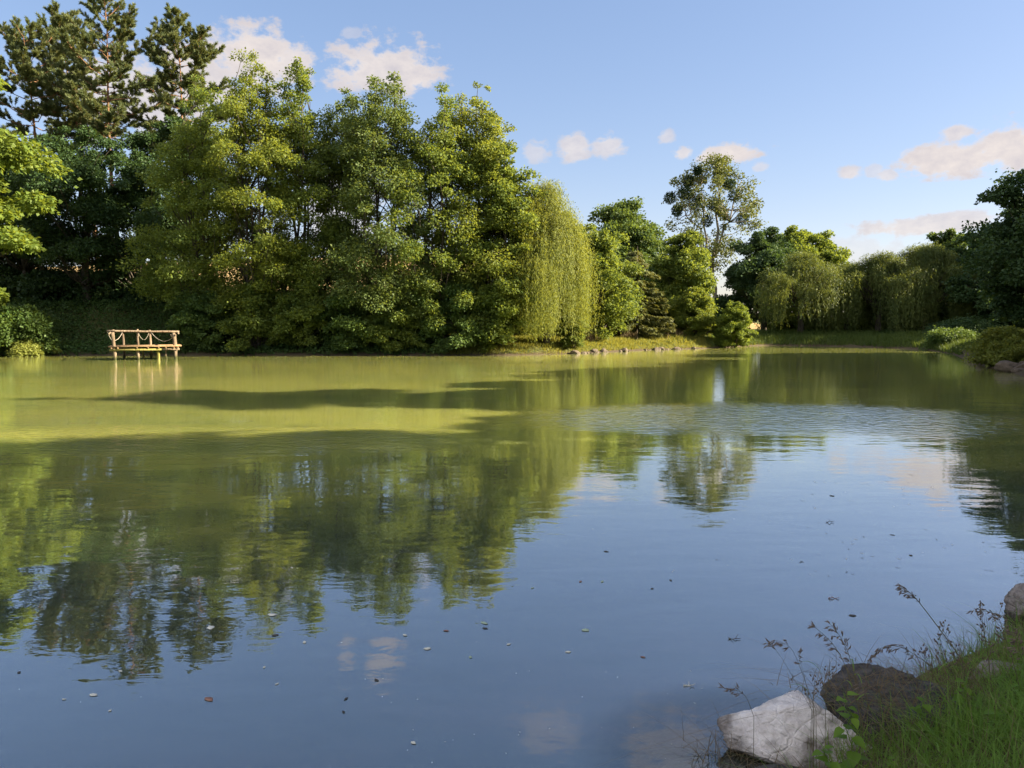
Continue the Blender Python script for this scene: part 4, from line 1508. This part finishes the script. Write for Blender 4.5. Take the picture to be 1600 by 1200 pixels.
weed(1348, 1185, 3.25, .42, 22, .075, 'climbing weed with small bright leaves rising beside the dark rock', 501, (-.07, .05))
weed(1335, 1200, 3.1, .27, 14, .085, 'bright leafy weed leaning over the right part of the pale rock', 502, (-.13, .02))
weed(1255, 1196, 3.05, .09, 7, .075, 'low weed with round leaves at the bottom below the pale rock', 503, (-.02, 0))
weed(1320, 1196, 3.0, .08, 6, .08, 'low broad leaf weed at the bottom edge between rock and grass', 504, (.02, 0))
weed(1450, 1120, 3.55, .18, 12, .07, 'leafy weed on the grass edge right of the dark rock', 505, (-.03, 0))
weed(1500, 1098, 3.65, .20, 13, .08, 'broad leaved weed below the budded stems', 506, (.03, 0))
weed(1552, 1128, 3.3, .14, 10, .075, 'yellow green weed in the grass below the tallest stalk', 507, (.02, 0))
weed(1590, 1105, 3.5, .16, 10, .06, 'leafy weed in the grass at the right edge', 508, (.01, 0))
weed(1400, 1160, 3.2, .12, 9, .055, 'small weed in the grass at the foot of the dark rock', 509, (-.03, 0))


# ------------------------------------------------------------------ things afloat
def float_leaf(name, px, py, wpx, mat, label, seed, kind='leaf', group=None, cat='leaf', z=.004):
    rng = np.random.default_rng(seed)
    p = on_z(px, py, 0)
    depth = math.hypot(p.x, p.y)
    s = .66 * wpx / F_PX * math.hypot(p.y, CAM_H)
    mb = MB()
    if kind == 'twig':
        c = curve((-s * .5, 0, 0), (s * .5, s * .25, .004), rng, .06, 7)
        tube(mb, c, np.linspace(.004, .0018, 7), 5)
        for k in range(4):
            i = int(rng.integers(1, 6))
            e = c[i] + np.array([rng.normal() * s * .2, rng.normal() * s * .25, .012])
            tube(mb, [c[i], (c[i] + e) / 2, e], [.002, .0016, .001], 4)
    else:
        n = 12
        th = np.linspace(0, 2 * np.pi, n, endpoint=False)
        curl = rng.uniform(.02, .04) if kind == 'curled' else .01
        bend = rng.uniform(0, .14) if kind == 'curled' else 0
        rings = []
        for q in (.45, 1.0):
            rr = q * (1 + .12 * rng.normal(size=n))
            xx = np.cos(th) * rr * s * .5
            yy_ = np.sin(th) * (1 if kind == 'round' else np.abs(np.sin(th)) ** .6) * rr * s * (rng.uniform(.2, .34) if kind != 'round' else .46)
            zz = curl * s * ((1 - q * q) + q * .5 * np.sin(th * 2 + rng.uniform(0, 6)))
            rings.append(np.stack([xx, yy_, zz + .003], 1))
        V = np.concatenate([np.array([[0, 0, curl * s + .003]])] + rings)
        V[:, 2] += bend * V[:, 0] ** 2 / s
        V2 = V - np.array([0, 0, .0003])
        i = np.arange(n)
        j = (i + 1) % n
        T = np.stack([np.zeros(n, int), 1 + i, 1 + j], 1)
        Q = np.stack([1 + i, 1 + n + i, 1 + n + j, 1 + j], 1)
        m = len(V)
        rim = np.stack([1 + n + j, 1 + n + i, 1 + n + i + m, 1 + n + j + m], 1)
        mb.add(np.concatenate([V, V2]), T, Q, T[:, ::-1] + m, Q[:, ::-1] + m, rim)
    o = mb.build(name, mat, None, (p.x, p.y, z if kind == 'twig' else .0005), smooth=(kind == 'twig'))
    o.rotation_euler.z = rng.uniform(0, 6.3) if kind != 'twig' else rng.uniform(-.3, .3)
    return props(o, label, cat, group)


def flat_mat(name, a, b):
    n = Nodes(name)
    return n.done(n.principled(n.mix(n.ramp(n.noise(40, 4, .6, n.pos()), .35, .65), a, b), .6, spec=.4))


M['fl_pale'] = flat_mat('bleached_leaf', (.55, .55, .45), (.72, .70, .60))
M['fl_brown'] = flat_mat('dead_brown_leaf', (.20, .09, .06), (.32, .17, .11))
M['fl_dark'] = flat_mat('wet_dark_leaf', (.035, .03, .025), (.08, .065, .05))
M['fl_green'] = flat_mat('pale_green_leaf', (.30, .40, .26), (.42, .50, .36))
FL = [(327, 1093, 28, 'fl_brown', 'curled', 'long curled reddish brown leaf afloat at the lower left'),
      (146, 1086, 20, 'fl_pale', 'leaf', 'pale leaf with a dark stalk afloat at the lower left'),
      (100, 1093, 11, 'fl_pale', 'curled', 'tiny pale leaf left of the stalked pale leaf'),
      (30, 1051, 12, 'fl_dark', 'leaf', 'dark leaf afloat close to the left edge'),
      (172, 1111, 9, 'fl_pale', 'leaf', 'tiny pale leaf just below the stalked pale leaf'),
      (433, 1069, 11, 'fl_pale', 'leaf', 'single pale leaf afloat between the brown curled leaf and the dark pair'),
      (588, 1063, 15, 'fl_dark', 'curled', 'upper dark curled leaf with pale edge left of centre bottom'),
      (541, 1092, 13, 'fl_dark', 'curled', 'middle dark curled leaf left of centre bottom'),
      (537, 1113, 10, 'fl_dark', 'leaf', 'lowest small dark leaf left of centre bottom'),
      (646, 1161, 14, 'fl_pale', 'leaf', 'pale leaf afloat lowest at the bottom of the photo'),
      (188, 1049, 13, 'fl_pale', 'curled', 'pale leaf in the reflection of the tallest pine top'),
      (329, 981, 24, 'fl_pale', 'leaf', 'long pale leaf afloat in the reflected pine crown'),
      (425, 961, 22, 'fl_pale', 'curled', 'pale curled leaf afloat in the alder reflection'),
      (476, 1004, 14, 'fl_pale', 'leaf', 'pale leaf with dark trail at the edge of the alder reflection'),
      (430, 993, 16, 'fl_dark', 'leaf', 'dark flake left of the pale leaf with a trail'),
      (413, 1043, 10, 'fl_pale', 'leaf', 'lone tiny pale leaf on open blue water at the left'),
      (633, 993, 12, 'fl_pale', 'curled', 'small curled pale leaf left of the two lobed leaf'),
      (697, 986, 13, 'fl_brown', 'curled', 'small pinkish brown leaf beside the two lobed leaf'),
      (668, 1014, 18, 'fl_pale', 'curled', 'pale leaf with brown tip below the small curled leaf'),
      (757, 974, 19, 'fl_green', 'curled', 'two lobed pale green leaf afloat in the centre'),
      (758, 982, 15, 'fl_dark', 'leaf', 'dark leaf touching the two lobed pale green leaf'),
      (795, 1007, 12, 'fl_pale', 'leaf', 'faint pale leaf right of the two lobed leaf'),
      (735, 1027, 12, 'fl_green', 'leaf', 'faint greenish leaf below the two lobed leaf'),
      (915, 985, 17, 'fl_green', 'round', 'round pale green leaf floating alone in the centre'),
      (888, 1019, 14, 'fl_pale', 'leaf', 'pale flake just below the round green leaf'),
      (832, 919, 10, 'fl_green', 'leaf', 'small green leaf above the round leaf on its left'),
      (907, 909, 11, 'fl_brown', 'leaf', 'small brown leaf at the head of the centre group'),
      (941, 909, 12, 'fl_green', 'leaf', 'small green leaf right of the brown one at the centre'),
      (947, 862, 12, 'fl_dark', 'leaf', 'dark leaf highest on the centre blue water'),
      (1048, 907, 10, 'fl_dark', 'curled', 'dark curled leaf alone on blue water right of centre'),
      (1019, 920, 9, 'fl_dark', 'leaf', 'thin dark flake left of the lone curled leaf'),
      (1004, 1027, 12, 'fl_brown', 'leaf', 'reddish flake on blue water above the silt swirls'),
      (1148, 1000, 26, 'fl_dark', 'twig', 'branched dark twig floating left of the grass stalks'),
      (1076, 1073, 22, 'fl_pale', 'twig', 'thin pale straw floating above the submerged stone'),
      (1303, 936, 24, 'fl_brown', 'twig', 'brown twig floating above the bent grass stalks'),
      (1332, 962, 18, 'fl_dark', 'leaf', 'dark flat leaf beside the floating brown twig'),
      (1298, 817, 20, 'fl_dark', 'twig', 'dark floating twig cluster in the bright reflection on the right'),
      (1394, 836, 12, 'fl_dark', 'leaf', 'dark leaf under the reflected cloud on the right'),
      (1423, 868, 10, 'fl_dark', 'leaf', 'small dark leaf below the reflected cloud on the right'),
      (1300, 775, 14, 'fl_dark', 'leaf', 'dark leaf left of the reflected cloud on the right')]
for k, (px, py, w, mt, kd, lab) in enumerate(FL):
    float_leaf('floating_twig' if kd == 'twig' else 'floating_leaf', px, py, w, M[mt], lab, 700 + k, kd, 'leaves and twigs afloat', 'twig' if kd == 'twig' else 'leaf')
# little specks, all alike
specks = []
rs = np.random.default_rng(77)
for k in range(6):
    o = float_leaf('floating_flake', 800, 900, 9, M[('fl_dark', 'fl_dark', 'fl_pale', 'fl_dark', 'fl_brown', 'fl_pale')[k]], None, 900 + k, 'curled')
    specks.append(o)
n_sp = 0
spots = []
while len(spots) < 190:
    m = rs.random()
    if m < .62:
        px, py = rs.uniform(1230, 1600), rs.uniform(665, 900)
        if py < 690 + (1600 - px) * .02:
            continue
    elif m < .8:
        px, py = rs.uniform(900, 1400), rs.uniform(690, 900)
    elif m < .92:
        px, py = rs.uniform(560, 1130), rs.uniform(1040, 1195)
    else:
        px, py = rs.uniform(0, 900), rs.uniform(880, 1150)
    spots.append((px, py))
for px, py in spots:
    k = n_sp % 4 if py < 1000 else 4 + n_sp % 2
    if py > 1000 and rs.random() < .75:
        k = 2 if rs.random() < .5 else 5
    src = specks[k]
    o = src.copy() if 'used' in src else src
    if o is not src:
        COL.objects.link(o)
    src['used'] = 1
    p = on_z(px, py, 0)
    sc_ = rs.uniform(.22, .8) * (1.0 if py > 1000 else np.interp(py, [660, 1000], [1.6, .8]))
    if py > 1000:
        sc_ *= .4
    o.location = (p.x, p.y, .0008)
    o.scale = (sc_ * rs.uniform(1, 2), sc_ * rs.uniform(.4, .8), sc_ * .35)
    o.rotation_euler.z = rs.uniform(0, 6.3)
    props(o, 'small flake afloat on the water, one of many alike', 'flake', 'tiny flakes afloat')
    n_sp += 1
for o in list(bpy.data.objects):
    if 'used' in o:
        del o['used']
